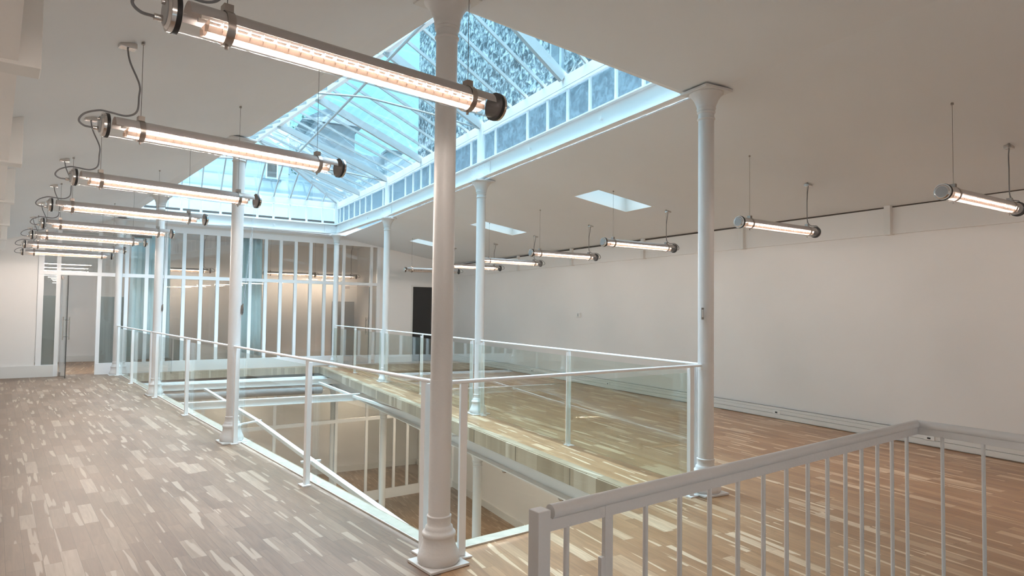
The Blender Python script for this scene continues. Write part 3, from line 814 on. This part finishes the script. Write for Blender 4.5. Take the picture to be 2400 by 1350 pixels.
a = MB(); pb(-2.85, 2.76, 0.0, 0.25, 0.06, -0.02, a); pb(-3.92, -3.52, 0, 0.25, 0.06, -0.02, a); a.build('sill_panel', M['frame'], tp, bevel=0.003)
a = MB(); pb(-2.0, 3.8, 3.26, 3.40, 0.06, -0.014, a); a.build('top_rail', M['frame'], tp, bevel=0.003)
for x0, x1 in zip(mx_, mx_[1:]):
    a = MB(); pb(x0 + .03, x1 - .03, 2.25, min(ztop(x0), ztop(x1)), 0.008, 0.02, a); a.build('upper_pane', M['pglass'], tp)
    if x0 in (-3.56, 2.74): continue
    a = MB(); pb(x0 + .03, x1 - .03, 0.25, 2.17, 0.008, 0.02, a); a.build('lower_pane', M['pglass'], tp)
    if x0 in (-3.86, -2.83):
        a = MB(); pb(x0 + .035, x1 - .035, 0.25, 1.72, 0.003, 0.03, a); a.build('frosted_film', M['frost'], tp)
# glass doors
def glass_door(hx, w, ang, label, closed=False):
    hp = PP(hx, 0.0); t = thing('door_1' if not closed else 'door_2', label, 'door', (hp[0], hp[1], 0), math.atan2(pdir.y, pdir.x) + ang, None, world=False)
    MB().box((0, -.005, 0.01), (w, .005, 2.14)).build('glass_leaf', M['pglass'], t)
    MB().box((w - .006, -.0065, 0.01), (w + .002, .0065, 2.14)).build('leaf_edge', M['black'], t)
    for s in (-1, 1):
        a = MB(); a.cyl((w - .07, s * .055, .80), (w - .07, s * .055, 1.28), .011, 12)
        for z in (.87, 1.21): a.cyl((w - .07, 0, z), (w - .07, s * .055, z), .008, 10)
        a.build('pull_handle', M['chrome'], t, smooth=40)
    MB().box((.0, -.014, 2.07), (.11, .014, 2.14)).build('patch_fitting', M['clamp'], t)
    MB().box((.0, -.014, .01), (.11, .014, .09)).build('patch_fitting', M['clamp'], t)
    t['kind'] = 'structure'
    return t
glass_door(-3.50, 0.66, math.radians(-82), 'open frameless glass door with long steel pull handle at the far left')
glass_door(2.80, 0.70, 0, 'closed glass door with thin pull handle in the right part of the glazed partition', True)
# dark doorway
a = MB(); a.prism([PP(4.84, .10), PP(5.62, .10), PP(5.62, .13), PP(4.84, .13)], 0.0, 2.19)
struct(a, 'door_3', M['unlit_room'])
a = MB()
for x0, x1, z0, z1 in ((4.79, 4.84, 0, 2.24), (5.62, 5.67, 0, 2.24), (4.84, 5.62, 2.19, 2.24)):
    a.prism([PP(x0, -.015), PP(x1, -.015), PP(x1, .0), PP(x0, .0)], z0, z1)
struct(a, 'trim_%d' % k, M['trim']); k += 1
# rear grey door
a = MB().box((4.1 - .95, 17.13, 0), (3.85, 17.18, 1.75)); struct(a, 'door_4', M['disc'])
# vents in the header
for x0, x1, z, lb in ((-3.3, -2.75, 3.0, 'long dark air vent above the open glass door, left one'), (-2.25, -1.85, 3.12, 'short dark air vent in the header left of the second lamp row end')):
    o = MB(); o.prism([PP(x0, -.04), PP(x1, -.04), PP(x1, -.02), PP(x0, -.02)], z - .035, z + .035)
    g = o.build('air_vent', M['grille']); tag(g, lb, 'vent')
    for j in range(4):
        MB().prism([PP(x0, -.046), PP(x1, -.046), PP(x1, -.04), PP(x0, -.04)], z - .03 + j * .018, z - .026 + j * .018).build('slat', M['alu'], g)
# curtains behind the glass
def curtain(x0, x1, label, seed):
    rnd = random.Random(seed); t = MB(); n = int((x1 - x0) / .02); vs = []
    zs = [0.26, 1.0, 1.8, 2.6, 3.3]
    ph = [rnd.uniform(0, 6) for _ in range(3)]
    for z in zs:
        for i in range(n + 1):
            x = x0 + (x1 - x0) * i / n
            o = .16 + .035 * math.sin(i * .85 + ph[0] + .1 * z) + .018 * math.sin(i * .37 + ph[1]) + .01 * math.sin(i * 2.1)
            c = (x0 + x1) / 2; xx = c + (x - c) * (1.0 - .10 * (z - .26) / 3)
            p = PP(xx, o); vs.append((p[0], p[1], z))
    fs = [(r * (n + 1) + i, r * (n + 1) + i + 1, (r + 1) * (n + 1) + i + 1, (r + 1) * (n + 1) + i) for r in range(len(zs) - 1) for i in range(n)]
    t.add(vs, fs); o = t.build('curtain', M['curtain'], None, smooth=80)
    sd = o.modifiers.new('thickness', 'SOLIDIFY'); sd.thickness = .004
    tag(o, label, 'curtain', 'pale blue curtains behind the glass partition')
curtain(-2.26, -1.40, 'pale blue floor length curtain behind the glass at the left, near the fourth column', 3)
curtain(0.02, 0.66, 'pale blue gathered curtain behind the glass right of the second left column', 5)

# ------------------------------------------------------------------ girders, clerestory and glass roof
ZG0, ZG1, ZC0, ZC1, ZE = 3.476, 3.70, 3.715, 4.14, 4.29
def girder(A, B, inn, label, plates=True):
    A = Vector(A[:2]); B = Vector(B[:2]); d = (B - A).normalized(); L = (B - A).length
    t = thing('steel_girder', label, 'beam', (A.x, A.y, ZG0), 0, 'steel girders under the clerestory')
    P = lambda s, o, z: (A.x + d.x * s + inn[0] * o, A.y + d.y * s + inn[1] * o, z)
    MB().beam(P(0, 0, (ZG0 + ZG1) / 2), P(L, 0, (ZG0 + ZG1) / 2), 0.03, ZG1 - ZG0).build('web', M['frame'], t)
    MB().beam(P(0, 0, ZG0 + .008), P(L, 0, ZG0 + .008), 0.11, .014).build('bottom_flange', M['frame'], t)
    MB().beam(P(0, 0.01, ZG1 + .006), P(L, 0.01, ZG1 + .006), 0.12, .014).build('top_flange', M['frame'], t)
    if plates:
        for s in (0.16, L - .16):
            pl = MB().beam(P(s - .17, .024, ZG0 + .115), P(s + .17, .024, ZG0 + .115), .014, .17).build('splice_plate', M['frame'], t)
            bb = MB()
            for i in range(3):
                for z in (.06, .165): bb.cyl(P(s - .12 + .12 * i, .03, ZG0 + z), P(s - .12 + .12 * i, .042, ZG0 + z), .011, 8)
            bb.build('bolts', M['frame'], pl)
    for f in (.33, .67): MB().cyl(P(L * f, .014, ZG0 + .12), P(L * f, .045, ZG0 + .12), .022, 12).build('knob', M['frame'], t, smooth=40)
    return t
def clerestory(A, B, inn, label, fr, gm, closers=True, vents=False):
    """fr: fractions of mullions between A and B"""
    A = Vector(A[:2]); B = Vector(B[:2]); d = (B - A).normalized(); L = (B - A).length
    t = thing('clerestory_window', label, 'window', (A.x, A.y, ZC0), 0, 'clerestory windows under the glass roof')
    P = lambda s, o, z: (A.x + d.x * s + inn[0] * o, A.y + d.y * s + inn[1] * o, z)
    MB().beam(P(0, .0, ZC0 + .014), P(L, .0, ZC0 + .014), .05, .022).build('bottom_rail', M['frame'], t)
    MB().beam(P(0, .0, ZC1 + .0), P(L, .0, ZC1 + .0), .05, .03).build('top_rail', M['frame'], t)
    MB().beam(P(0, -.0, (ZC1 + ZE) / 2 + .012), P(L, -.0, (ZC1 + ZE) / 2 + .012), .05, ZE - ZC1 - .02).build('eave_beam', M['frame'], t)
    for s in fr: MB().beam(P(L * s, 0, ZC0 + .025), P(L * s, 0, ZC1 - .012), .032, .035, up=(d.x, d.y, 0)).build('mullion', M['frame'], t)
    for s in (.035, L - .035): MB().beam(P(s, .01, ZG1 + .014), P(s, .01, ZE), .06, .10, up=(d.x, d.y, 0)).build('corner_post', M['frame'], t)
    e = [0.0] + list(fr) + [1.0]
    for a, b in zip(e, e[1:]):
        MB().beam(P(L * a + .02, -.008, (ZC0 + ZC1) / 2), P(L * b - .02, -.008, (ZC0 + ZC1) / 2), .006, ZC1 - ZC0 - .02).build('pane', gm, t)
        if vents:
            MB().beam(P(L * a + .03, .028, ZC0 + .055), P(L * b - .03, .030, ZC0 + .055), .008, .050).build('vent_flap', M['grille'], t)
    return t
sideR = ['along the near right side', 'along the middle of the right side', 'along the far right side']
sideL = ['along the near left side', 'along the middle of the left side', 'along the far left side']
RF = [[(y - .414) / 4.523 for y in (0.86, 1.24, 1.68, 2.15, 2.60, 3.05, 3.55, 4.47)],
      [(y - 4.937) / 4.581 for y in (5.30, 6.10, 6.60, 7.05, 7.50, 7.93, 8.38, 9.18)],
      [(y - 9.518) / 3.813 for y in (9.80, 10.55, 10.98, 11.40, 11.83, 12.27, 12.72, 13.05)]]
for i in range(3):
    d = (Vector(Rc[i + 1]) - Vector(Rc[i])).normalized(); inn = (-d.y, d.x)
    girder(Rc[i], Rc[i + 1], inn, 'white riveted steel girder %s, above the %s' % (sideR[i], ['right column', 'second right column', 'third right column'][i]))
    clerestory(Rc[i], Rc[i + 1], inn, 'strip of wired glass clerestory panes %s of the skylight' % sideR[i], RF[i], M['wired'])
    A, B = (LD(0.0, tl[i]), LD(0.0, tl[i + 1]))
    girder(A, B, inL, 'white steel girder %s above the ceiling edge' % sideL[i])
    clerestory(A, B, inL, 'clerestory panes %s of the skylight, seen edge on' % sideL[i], [j / 9 for j in range(1, 9)], M['fclr'])
A = LD(0, 13.139); B = Rc[3]; d = (Vector(B) - Vector(A)).normalized()
girder(A, B, (d.y, -d.x), 'white steel girder across the far end above the glazed partition')
farx = [-2.05, -1.68, -1.27, -0.86, -0.44, -0.02, 0.39, 0.77, 1.17, 1.58, 1.99]
clerestory(A, B, (d.y, -d.x), 'row of pale square clerestory panes across the far end', [(x - A[0]) / (B[0] - A[0]) for x in farx], M['fclr'], vents=True)
d = (Vector(Rc[0]) - Vector(Lc[0])).normalized()
NA = LD(0, 0.05); NB_ = (Rc[0][0], Rc[0][1] + .19)
girder(NA, NB_, (-d.y, d.x), 'white steel girder across the near end, hidden above the ceiling edge')
clerestory(NA, NB_, (-d.y, d.x), 'clerestory panes across the near end, hidden above the ceiling edge', [j / 6 for j in range(1, 6)], M['fclr'])

ZR = 5.15
AF = Vector((0.11, 10.92, ZR)); AN = Vector((1.62, 1.75, ZR))
def ridge(y): t_ = (y - AN.y) / (AF.y - AN.y); return AN.lerp(AF, t_)
EZ = ZE + .02
cFL = Vector((A[0], A[1], EZ)); cFR = Vector((Rc[3][0], Rc[3][1], EZ)); cNL = Vector((NA[0], NA[1], EZ)); cNR = Vector((NB_[0], NB_[1], EZ))
gr_ = thing('glass_roof', 'hipped glass roof of white steel bars over the atrium, bluish daylight through it', 'skylight', (0.5, 6.5, EZ), 0)
MB().beam(AN, AF, .07, .14).build('ridge_beam', M['frame'], gr_)
for a_, b_ in ((cFL, AF), (cFR, AF), (cNL, AN), (cNR, AN)):
    MB().beam(a_, b_, .06, .09).build('hip_rafter', M['bar'], gr_)
def topR(y):
    if y > AF.y: t_ = (y - cFR.y) / (AF.y - cFR.y); return cFR.lerp(AF, t_)
    if y < AN.y: t_ = (y - cNR.y) / (AN.y - cNR.y); return cNR.lerp(AN, t_)
    return ridge(y)
def topL(y):
    if y > AF.y: t_ = (y - cFL.y) / (AF.y - cFL.y); return cFL.lerp(AF, t_)
    if y < AN.y: t_ = (y - cNL.y) / (AN.y - cNL.y); return cNL.lerp(AN, t_)
    return ridge(y)
prin = []
for i in range(3):
    y0, y1 = Rc[i][1], Rc[i + 1][1]; n = (10, 9, 8)[i]
    for j in range(n):
        y = lerp(y0, y1, j / n)
        if i == 0 and j == 0: continue
        P0 = Vector((xR(y), y, EZ)); P1 = topR(y)
        if (P1 - P0).length < .1: continue
        big = (j == 0) or j == (n + 1) // 2
        MB().beam(P0, P1, .060 if big else .026, .12 if big else .040, off=(0, -.04 if big else 0)).build('principal_rafter' if big else 'glazing_bar', M['bar'], gr_)
        if big: prin.append(y)
for y in [0.4 + .47 * j for j in range(1, 27)]:
    P0 = Vector((xL(y), y, EZ)); P1 = topL(y)
    if (P1 - P0).length < .15: continue
    MB().beam(P0, P1, .026, .040).build('glazing_bar', M['bar'], gr_)
for x in farx:
    t_ = (x - A[0]) / (B[0] - A[0]); P0 = Vector((x, lerp(A[1], B[1], t_), EZ))
    if x < AF.x: u = (x - cFL.x) / (AF.x - cFL.x); P1 = cFL.lerp(AF, u)
    else: u = (x - cFR.x) / (AF.x - cFR.x); P1 = cFR.lerp(AF, u)
    MB().beam(P0, P1, .028, .040).build('glazing_bar', M['bar'], gr_)
up_ = Vector((0, 0, .03))
for q in ((cFR, AF, AN, cNR), (cNL, AN, AF, cFL), (cFL, AF, cFR), (cNR, AN, cNL)):
    MB().slab([p + up_ for p in q], .006).build('roof_glass', M['rglass'], gr_)
# tie rods and the long bar under the right slope
for i in (1, 2):
    yr = Rc[i][1]; R_ = Vector((xR(yr) - .05, yr, ZE - .06)); L_ = Vector((xL(yr) + .05, yr, ZE - .06)); mid = Vector(((R_.x + L_.x) / 2, yr, ZE + .12))
    MB().tube([R_, R_.lerp(mid, .35) + Vector((0, 0, .02)), mid, L_.lerp(mid, .35) + Vector((0, 0, .02)), L_], .014, 8).build('tie_rod', M['bar'], gr_, smooth=60)
nr = (cFR - cNR).cross(AF - cNR).normalized()
b0 = onp(995, 52, cNR - Vector((0, 0, .10)), nr); b1 = onp(700, 357, cNR - Vector((0, 0, .10)), nr)
MB().tube([b0, b1], .020, 10).build('shade_bar', M['bar'], gr_, smooth=60)

# ------------------------------------------------------------------ pull cords and cleats on the columns
def cord(i, px_top, px_cl, lab):
    c = Lc[i]; P = onv(*px_cl, c, (c[0] + RIGHT.x, c[1] + RIGHT.y))
    dirx = Vector((P.x - c[0], P.y - c[1], 0)); dirx.normalize()
    K = Vector((c[0], c[1], 0)) + dirx * .066; z = P.z
    t = thing('rope_cleat', 'small metal rope cleat with wound cord on ' + lab, 'cleat', (K.x, K.y, z), 0, 'rope cleats on the columns')
    a = MB(); a.beam((K.x, K.y, z - .05), (K.x + dirx.x * .012, K.y + dirx.y * .012, z + .05), .016, .012)
    a.beam((K.x + dirx.x * .014, K.y + dirx.y * .014, z - .065), (K.x + dirx.x * .022, K.y + dirx.y * .022, z + .065), .012, .010)
    a.build('hook', M['clamp'], t)
    lo = MB(); lo.tube([(K.x + dirx.x * .02 + .006 * math.cos(q), K.y + dirx.y * .02 + .006 * math.sin(q), z + .05 * math.sin(q * 1.0)) for q in [j * .4 for j in range(17)]], .004, 6)
    lo.build('wound_cord', M['cord'], t)
    return K, z
K, z = cord(1, None, (566, 725), 'the second left column')
tcd = thing('pull_cord', 'pair of thin pull cords running from the glass roof down to the second left column', 'cord', (K.x, K.y, z), 0, 'blind pull cords')
for tx in ((612, 335), (618, 333)):
    T_ = onp(*tx, AF, Vector((0, 0, 1))); T_.z = ZR - .15
    MB().tube([T_, T_.lerp(Vector((K.x, K.y, z)), .5) + Vector((0, 0, -.08)), (K.x + .02, K.y, z + .04)], .0018, 6).build('strand', M['cord'], tcd)
K, z = cord(2, None, (384, 722), 'the third left column')
o = MB().tube([(K.x + .05, K.y - .05, 3.40), (K.x + .03, K.y - .02, 2.2), (K.x + .012, K.y, z + .04)], .003, 6).build('pull_cord', M['cord'])
tag(o, 'thin pull cord hanging beside the third left column', 'cord', 'blind pull cords')
c = Rc[0]; P = onv(1647, 735, c, (c[0] + RIGHT.x, c[1] + RIGHT.y)); fwd = (Vector((CAM.x - c[0], CAM.y - c[1], 0))).normalized()
t = thing('rope_cleat', 'small metal rope cleat on the right column at eye height', 'cleat', (P.x + fwd.x * .066, P.y + fwd.y * .066, P.z), 0, 'rope cleats on the columns')
a = MB(); a.beam((P.x + fwd.x * .066, P.y + fwd.y * .066, P.z - .05), (P.x + fwd.x * .075, P.y + fwd.y * .075, P.z + .05), .02, .014); a.build('hook', M['clamp'], t)
a = MB(); a.beam((P.x + fwd.x * .08, P.y + fwd.y * .08, P.z - .03), (P.x + fwd.x * .09, P.y + fwd.y * .09, P.z + .03), .012, .01); a.build('cleat_arm', M['plastic'], t)
# wall devices
P = onv(1357, 738, (xW(0), 0), (xW(10), 10))
t = thing('thermostat', 'small white thermostat box on the long right wall', 'thermostat', (P.x, P.y, P.z))
MB().box((P.x - .028, P.y - .06, P.z - .045), (P.x + .0, P.y + .06, P.z + .045)).build('body', M['plastic'], t, bevel=0.004)
MB().box((P.x - .032, P.y - .014, P.z - .028), (P.x - .027, P.y + .014, P.z + .028)).build('button', M['disc'], t, bevel=0.002)
P = onv(1074, 677, (xW(0), 0), (xW(14), 14))
o = MB().box((P.x - .04, P.y - .07, P.z - .06), (P.x, P.y + .07, P.z + .06)).build('alarm_box', M['plastic'], None, bevel=0.006)
tag(o, 'small white box high on the wall right of the foreground column', 'box')
# outlets on the baseboard trunking
for px in ((1820, 965), (1425, 893), (2178, 1037), (1247, 868)):
    P = onv(*px, (xW(0) - .055, 0), (xW(10) - .055, 10))
    o = MB().box((P.x - .008, P.y - .06, 0.075), (P.x + .004, P.y + .06, 0.125)).build('wall_outlet', M['plastic'], None, bevel=0.002)
    MB().box((P.x - .010, P.y - .018, 0.088), (P.x - .007, P.y + .018, 0.106)).build('socket', M['black'], o)
    tag(o, {1820: 'white socket plate on the baseboard just right of the right column', 1425: 'white socket plate on the baseboard seen through the glass left of the right column', 2178: 'socket plate on the baseboard behind the corner of the stair railing', 1247: 'farthest socket plate on the baseboard, seen through the balustrade'}[px[0]], 'socket', 'socket plates on the right baseboard')

# ------------------------------------------------------------------ steel below the floor edge, shade tracks
def ibeam(A, B, w, h, tw=.012, tf=.016):
    a = MB(); m_ = ((A[2] + B[2]) / 2)
    a.beam(A, B, tw, h); a.beam(A, B, w, tf, off=(0, h / 2)); a.beam(A, B, w, tf, off=(0, -h / 2)); return a
o = ibeam((2.44, 0.3, -.32), (2.40, 13.5, -.32), .20, .36).build('floor_beam', M['frame']); tag(o, 'long pale steel beam under the wooden lip along the right side of the opening', 'beam')
a0 = LD(-.06, 0.1); a1 = LD(-.06, 13.2)
o = ibeam((a0[0], a0[1], -.32), (a1[0], a1[1], -.32), .16, .36).build('floor_beam', M['frame']); tag(o, 'long pale steel beam under the floor edge along the left side of the opening', 'beam')
for y0, lb in ((9.30, 'white steel cross bar spanning the opening, the nearer of two'), (12.40, 'white steel cross bar spanning the opening, the farther of two, above a rolled shade')):
    xl = -0.19 * y0 + .05
    o = ibeam((xl, y0 + .0, -.27), (2.36, y0 + .10, -.27), .09, .12).build('cross_beam', M['frame']); tag(o, lb, 'beam', 'steel cross bars under the opening')
o = MB().beam(LD(-.78, 0.5) + (-.26,), LD(-.50, 5.0) + (-.26,), .06, .05)
p = [onz(985, 1262, -.25), onz(730, 1080, -.25), onz(600, 985, -.25), onz(480, 912, -.25)]
a = MB()
for i in range(3): a.beam(p[i], p[i + 1], .055, .045)
o = a.build('shade_track', M['frame']); tag(o, 'thin white sliding track running along the left side below the floor edge', 'track', 'shade tracks under the opening')
p = [onz(1093, 1014, -.25), onz(990, 980, -.25), onz(833, 930, -.25), onz(748, 897, -.25)]
a = MB()
for i in range(3): a.beam(p[i], p[i + 1], .055, .045)
o = a.build('shade_track', M['frame']); tag(o, 'thin white sliding track crossing the rear cross bars on the right', 'track', 'shade tracks under the opening')
for i, (pa, pb_, lb) in enumerate((((560, 995), (612, 985), 'short white bracket joining the left track to the floor edge, behind the second column'), ((705, 1083), (752, 1079), 'short white bracket under the left track beside the middle balustrade post'),
                               ((1060, 1022), (1175, 1022), 'short white bracket joining the right beam, right of the foreground column'), ((935, 961), (1000, 954), 'short white bracket joining the right track, left of the foreground column'))):
    A_ = onz(*pa, -.235); B_ = onz(*pb_, -.235)
    o = MB().beam(A_, B_, .035, .02).build('bracket', M['frame']); tag(o, lb, 'bracket', 'track brackets')
# rolled shade and its cloth behind the farther cross bar
t = thing('rolled_shade', 'long rolled grey fabric shade under the farther cross bar', 'shade', (-1.9, 12.3, -.5))
ya = 12.35
MB().tube([(-2.1, ya - .03, -.47), (-.6, ya, -.48), (0.6, ya + .05, -.47), (1.9, ya + .09, -.48)], .085, 16).build('roll', M['roller'], t, smooth=60)
MB().prism([(-2.2, 12.46), (2.1, 12.56), (2.2, 13.3), (-2.3, 12.95)], -.245, -.235).build('cloth', M['sheet'], t)
MB().tube([(-2.2, 12.75, -.205), (2.2, 13.0, -.205)], .02, 8).build('rod', M['frame'], t, smooth=60)
MB().tube([(-2.2, 12.62, -.210), (2.2, 12.78, -.210)], .015, 8).build('rod', M['frame'], t, smooth=60)

# ------------------------------------------------------------------ lower storey
mb = MB().box((-6, -7, LOW - .12), (8, 18.2, LOW)); struct(mb, 'floor_lower', M['floorD'])
mb = MB()
mb.prism([LD(2.7, -7), LD(-.1, -7), LD(-.1, 13.2), LD(2.7, 13.9)], -.52, -.50)
mb.prism([(2.35, -7), (8, -7), (8, 17.4), (2.35, 17.4)], -.52, -.50)
mb.prism([(-5.9, 13.3), (2.34, 13.75), (2.34, 17.4), (-5.9, 17.4)], -.52, -.50)
mb.prism([LD(-.1, -7), (2.35, -7), (2.35, 0.45), LD(-.1, 0.0)], -.52, -.50)
struct(mb, 'ceiling_lower', M['ceil'])
mb = MB().box((5.95, -7, LOW), (6.1, 17.4, -.5)).box((-6, 16.75, LOW), (8, 16.9, -.5)).box((-6.1, -7, LOW), (-5.9, 17.4, -.5)).box((-6, -7.1, LOW), (8, -7, -.5))
struct(mb, 'wall_lower', M['wall'])
mb = MB().box((5.915, -7, LOW), (5.95, 16.7, LOW + .17)).box((-6, 16.715, LOW), (5.9, 16.75, LOW + .17)); struct(mb, 'baseboard_lower', M['trim'])
def yLp(x): return 13.34 + (x - 3.44) * .13
tp2 = thing('glazed_partition', 'glazed white framed partition of the lower storey seen through the opening', 'partition', (3.3, 13.3, LOW))
def lb_(x0, x1, z0, z1, th, off, mb_):
    return mb_.prism([(x0, yLp(x0) + off), (x1, yLp(x1) + off), (x1, yLp(x1) + off + th), (x0, yLp(x0) + off + th)], LOW + z0, LOW + z1)
lm = [-2.3, -1.5, -0.7, 0.1, 0.9, 1.7, 2.45, 3.28, 3.68, 4.08, 4.48, 4.88, 5.28, 5.68, 5.92]
for x in lm: lb_(x - .035, x + .035, 0, 3.08, .06, 0, MB()).build('mullion', M['frame'], tp2)
lb_(-2.3, 5.93, 2.15, 2.24, .06, -.002, MB()).build('transom', M['frame'], tp2)
lb_(3.26, 5.93, 0, .26, .05, -.004, MB()).build('sill_panel', M['frame'], tp2)
for x0, x1 in zip(lm, lm[1:]):
    lb_(x0 + .03, x1 - .03, 2.25, 3.08, .008, .02, MB()).build('upper_pane', M['pglass'], tp2)
    if x0 >= 3.2: lb_(x0 + .03, x1 - .03, .26, 2.15, .008, .02, MB()).build('lower_pane', M['pglass'], tp2)
for i, (x, y) in enumerate(((0.2, 15.2), (3.6, 15.2))):
    pendant((x - .7, y), (x + .7, y + .05), -1.1, zlow, ['tube lamp of the lower rear room, left', 'tube lamp of the lower rear room seen through the lower glass'][i], 'tube pendant lamps of the lower rear room', warm=True, cable_end=1)
for i, t_ in enumerate((3.0, 6.5, 10.0)):
    pendant(LD(1.9, t_), LD(.5, t_), -1.1, zlow, 'tube lamp of the lower storey hidden below the left aisle floor', 'tube pendant lamps under the left aisle', warm=True)

# ------------------------------------------------------------------ outside: party wall, buildings, trees
o = MB().prism([(9.2, -6), (9.2, 26.3), (9.9, 26.3), (9.9, -6)], 2.0, 15.6).build('stone_party_wall', M['rubble']); tag(o, 'tall rough rubble stone party wall rising beyond the right side of the glass roof', 'wall')
# small blocked niche in the party wall
P = onv(1308, 132, (9.2, 0), (9.2, 10))
t = thing('wall_niche', 'small bricked up opening high in the rough stone wall', 'niche', (9.2, P.y, P.z))
MB().box((9.10, P.y - .35, P.z - .6), (9.2, P.y + .35, P.z + .6)).build('frame', M['render'], t)
MB().box((9.08, P.y - .22, P.z - .45), (9.1, P.y + .22, P.z + .45)).build('infill', M['zinc'], t)
# far facades
FY = 24.0
def fpt(x, y, Y=FY): d = ray(x, y); t_ = (Y - CAM.y) / d.y; return CAM + d * t_
a = fpt(250, 560); b = fpt(679, 300)
t = thing('apartment_building', 'pale rendered building with a small window behind the far left of the glass roof', 'building', (a.x, FY, 0))
MB().box((a.x - 4, FY, -4), (b.x, FY + 4, b.z + 3.5)).build('facade', M['banded'], t)
w = fpt(637, 400)
wf = MB().box((w.x - .24, FY - .06, w.z - .36), (w.x + .24, FY + .02, w.z + .34)).build('window_frame', M['plastic'], t)
MB().box((w.x - .18, FY - .08, w.z - .28), (w.x + .18, FY - .06, w.z + .28)).build('pane', M['grille'], wf)
MB().box((w.x - .36, FY - .16, w.z - .44), (w.x + .36, FY - .0, w.z - .37)).build('window_sill', M['zinc'], t)
a = fpt(737, 287, 27); b = fpt(832, 300, 27)
t = thing('apartment_building', 'grey blue building with sloping zinc roof in the middle of the glass roof view', 'building', (a.x, 27, 0))
MB().box((a.x, 27, -4), (b.x, 31, b.z)).build('facade', M['render'], t)
MB().add([(a.x - .6, 26.7, b.z + .0), (b.x + .3, 26.7, b.z), (b.x + .3, 31, b.z), (a.x - .6, 31, b.z), (a.x + .6, 26.9, b.z + .75), (b.x - .9, 26.9, b.z + .45), (b.x - .9, 31, b.z + .45), (a.x + .6, 31, b.z + .75)],
         [(0, 3, 2, 1), (4, 5, 6, 7), (0, 1, 5, 4), (1, 2, 6, 5), (2, 3, 7, 6), (3, 0, 4, 7)]).build('roof', M['zinc'], t)
w = fpt(833, 345, 27)
a = fpt(600, 345, 36); b = fpt(985, 372, 36); c_ = fpt(832, 352, 36)
t = thing('low_building', 'low pale building with chimney left of the rough stone wall', 'building', (b.x, 36, 0))
MB().box((a.x, 36.5, -4), (b.x + 2, 40, c_.z - .1)).build('facade', M['render'], t)
ca = fpt(907, 357, 36); cb_ = fpt(940, 377, 36)
ch = MB().box((ca.x, 35.9, ca.z - 2.5), (cb_.x, 36.9, ca.z)).build('chimney', M['render'], t)
MB().box((ca.x - .1, 35.8, ca.z), (cb_.x + .1, 37, ca.z + .14)).build('chimney_cap', M['zinc'], ch)
rnd = random.Random(4)
a = fpt(706, 322, 33.5)
t = thing('tree', 'leafy tree crown showing between the two buildings through the glass roof', 'tree', (a.x, 33.5, -3))
mb = MB()
for _ in range(420):
    q = Vector((rnd.gauss(0, .75), rnd.gauss(0, .6), rnd.gauss(0, .75))); c3 = Vector((a.x, 33.5, a.z - .6)) + q; s_ = rnd.uniform(.08, .2)
    u = Vector((rnd.uniform(-1, 1), rnd.uniform(-1, 1), rnd.uniform(-1, 1))).normalized() * s_; v = u.cross(Vector((rnd.uniform(-1, 1), rnd.uniform(-1, 1), 1))).normalized() * s_ * .6
    mb.add([c3 - u, c3 + v, c3 + u, c3 - v], [(0, 1, 2, 3)])
mb.build('foliage', M['leaf'], t)
MB().cyl((a.x, 33.5, -3), (a.x, 33.5, a.z - .4), .14, 8, r2=.06).build('trunk', M['grille'], t)
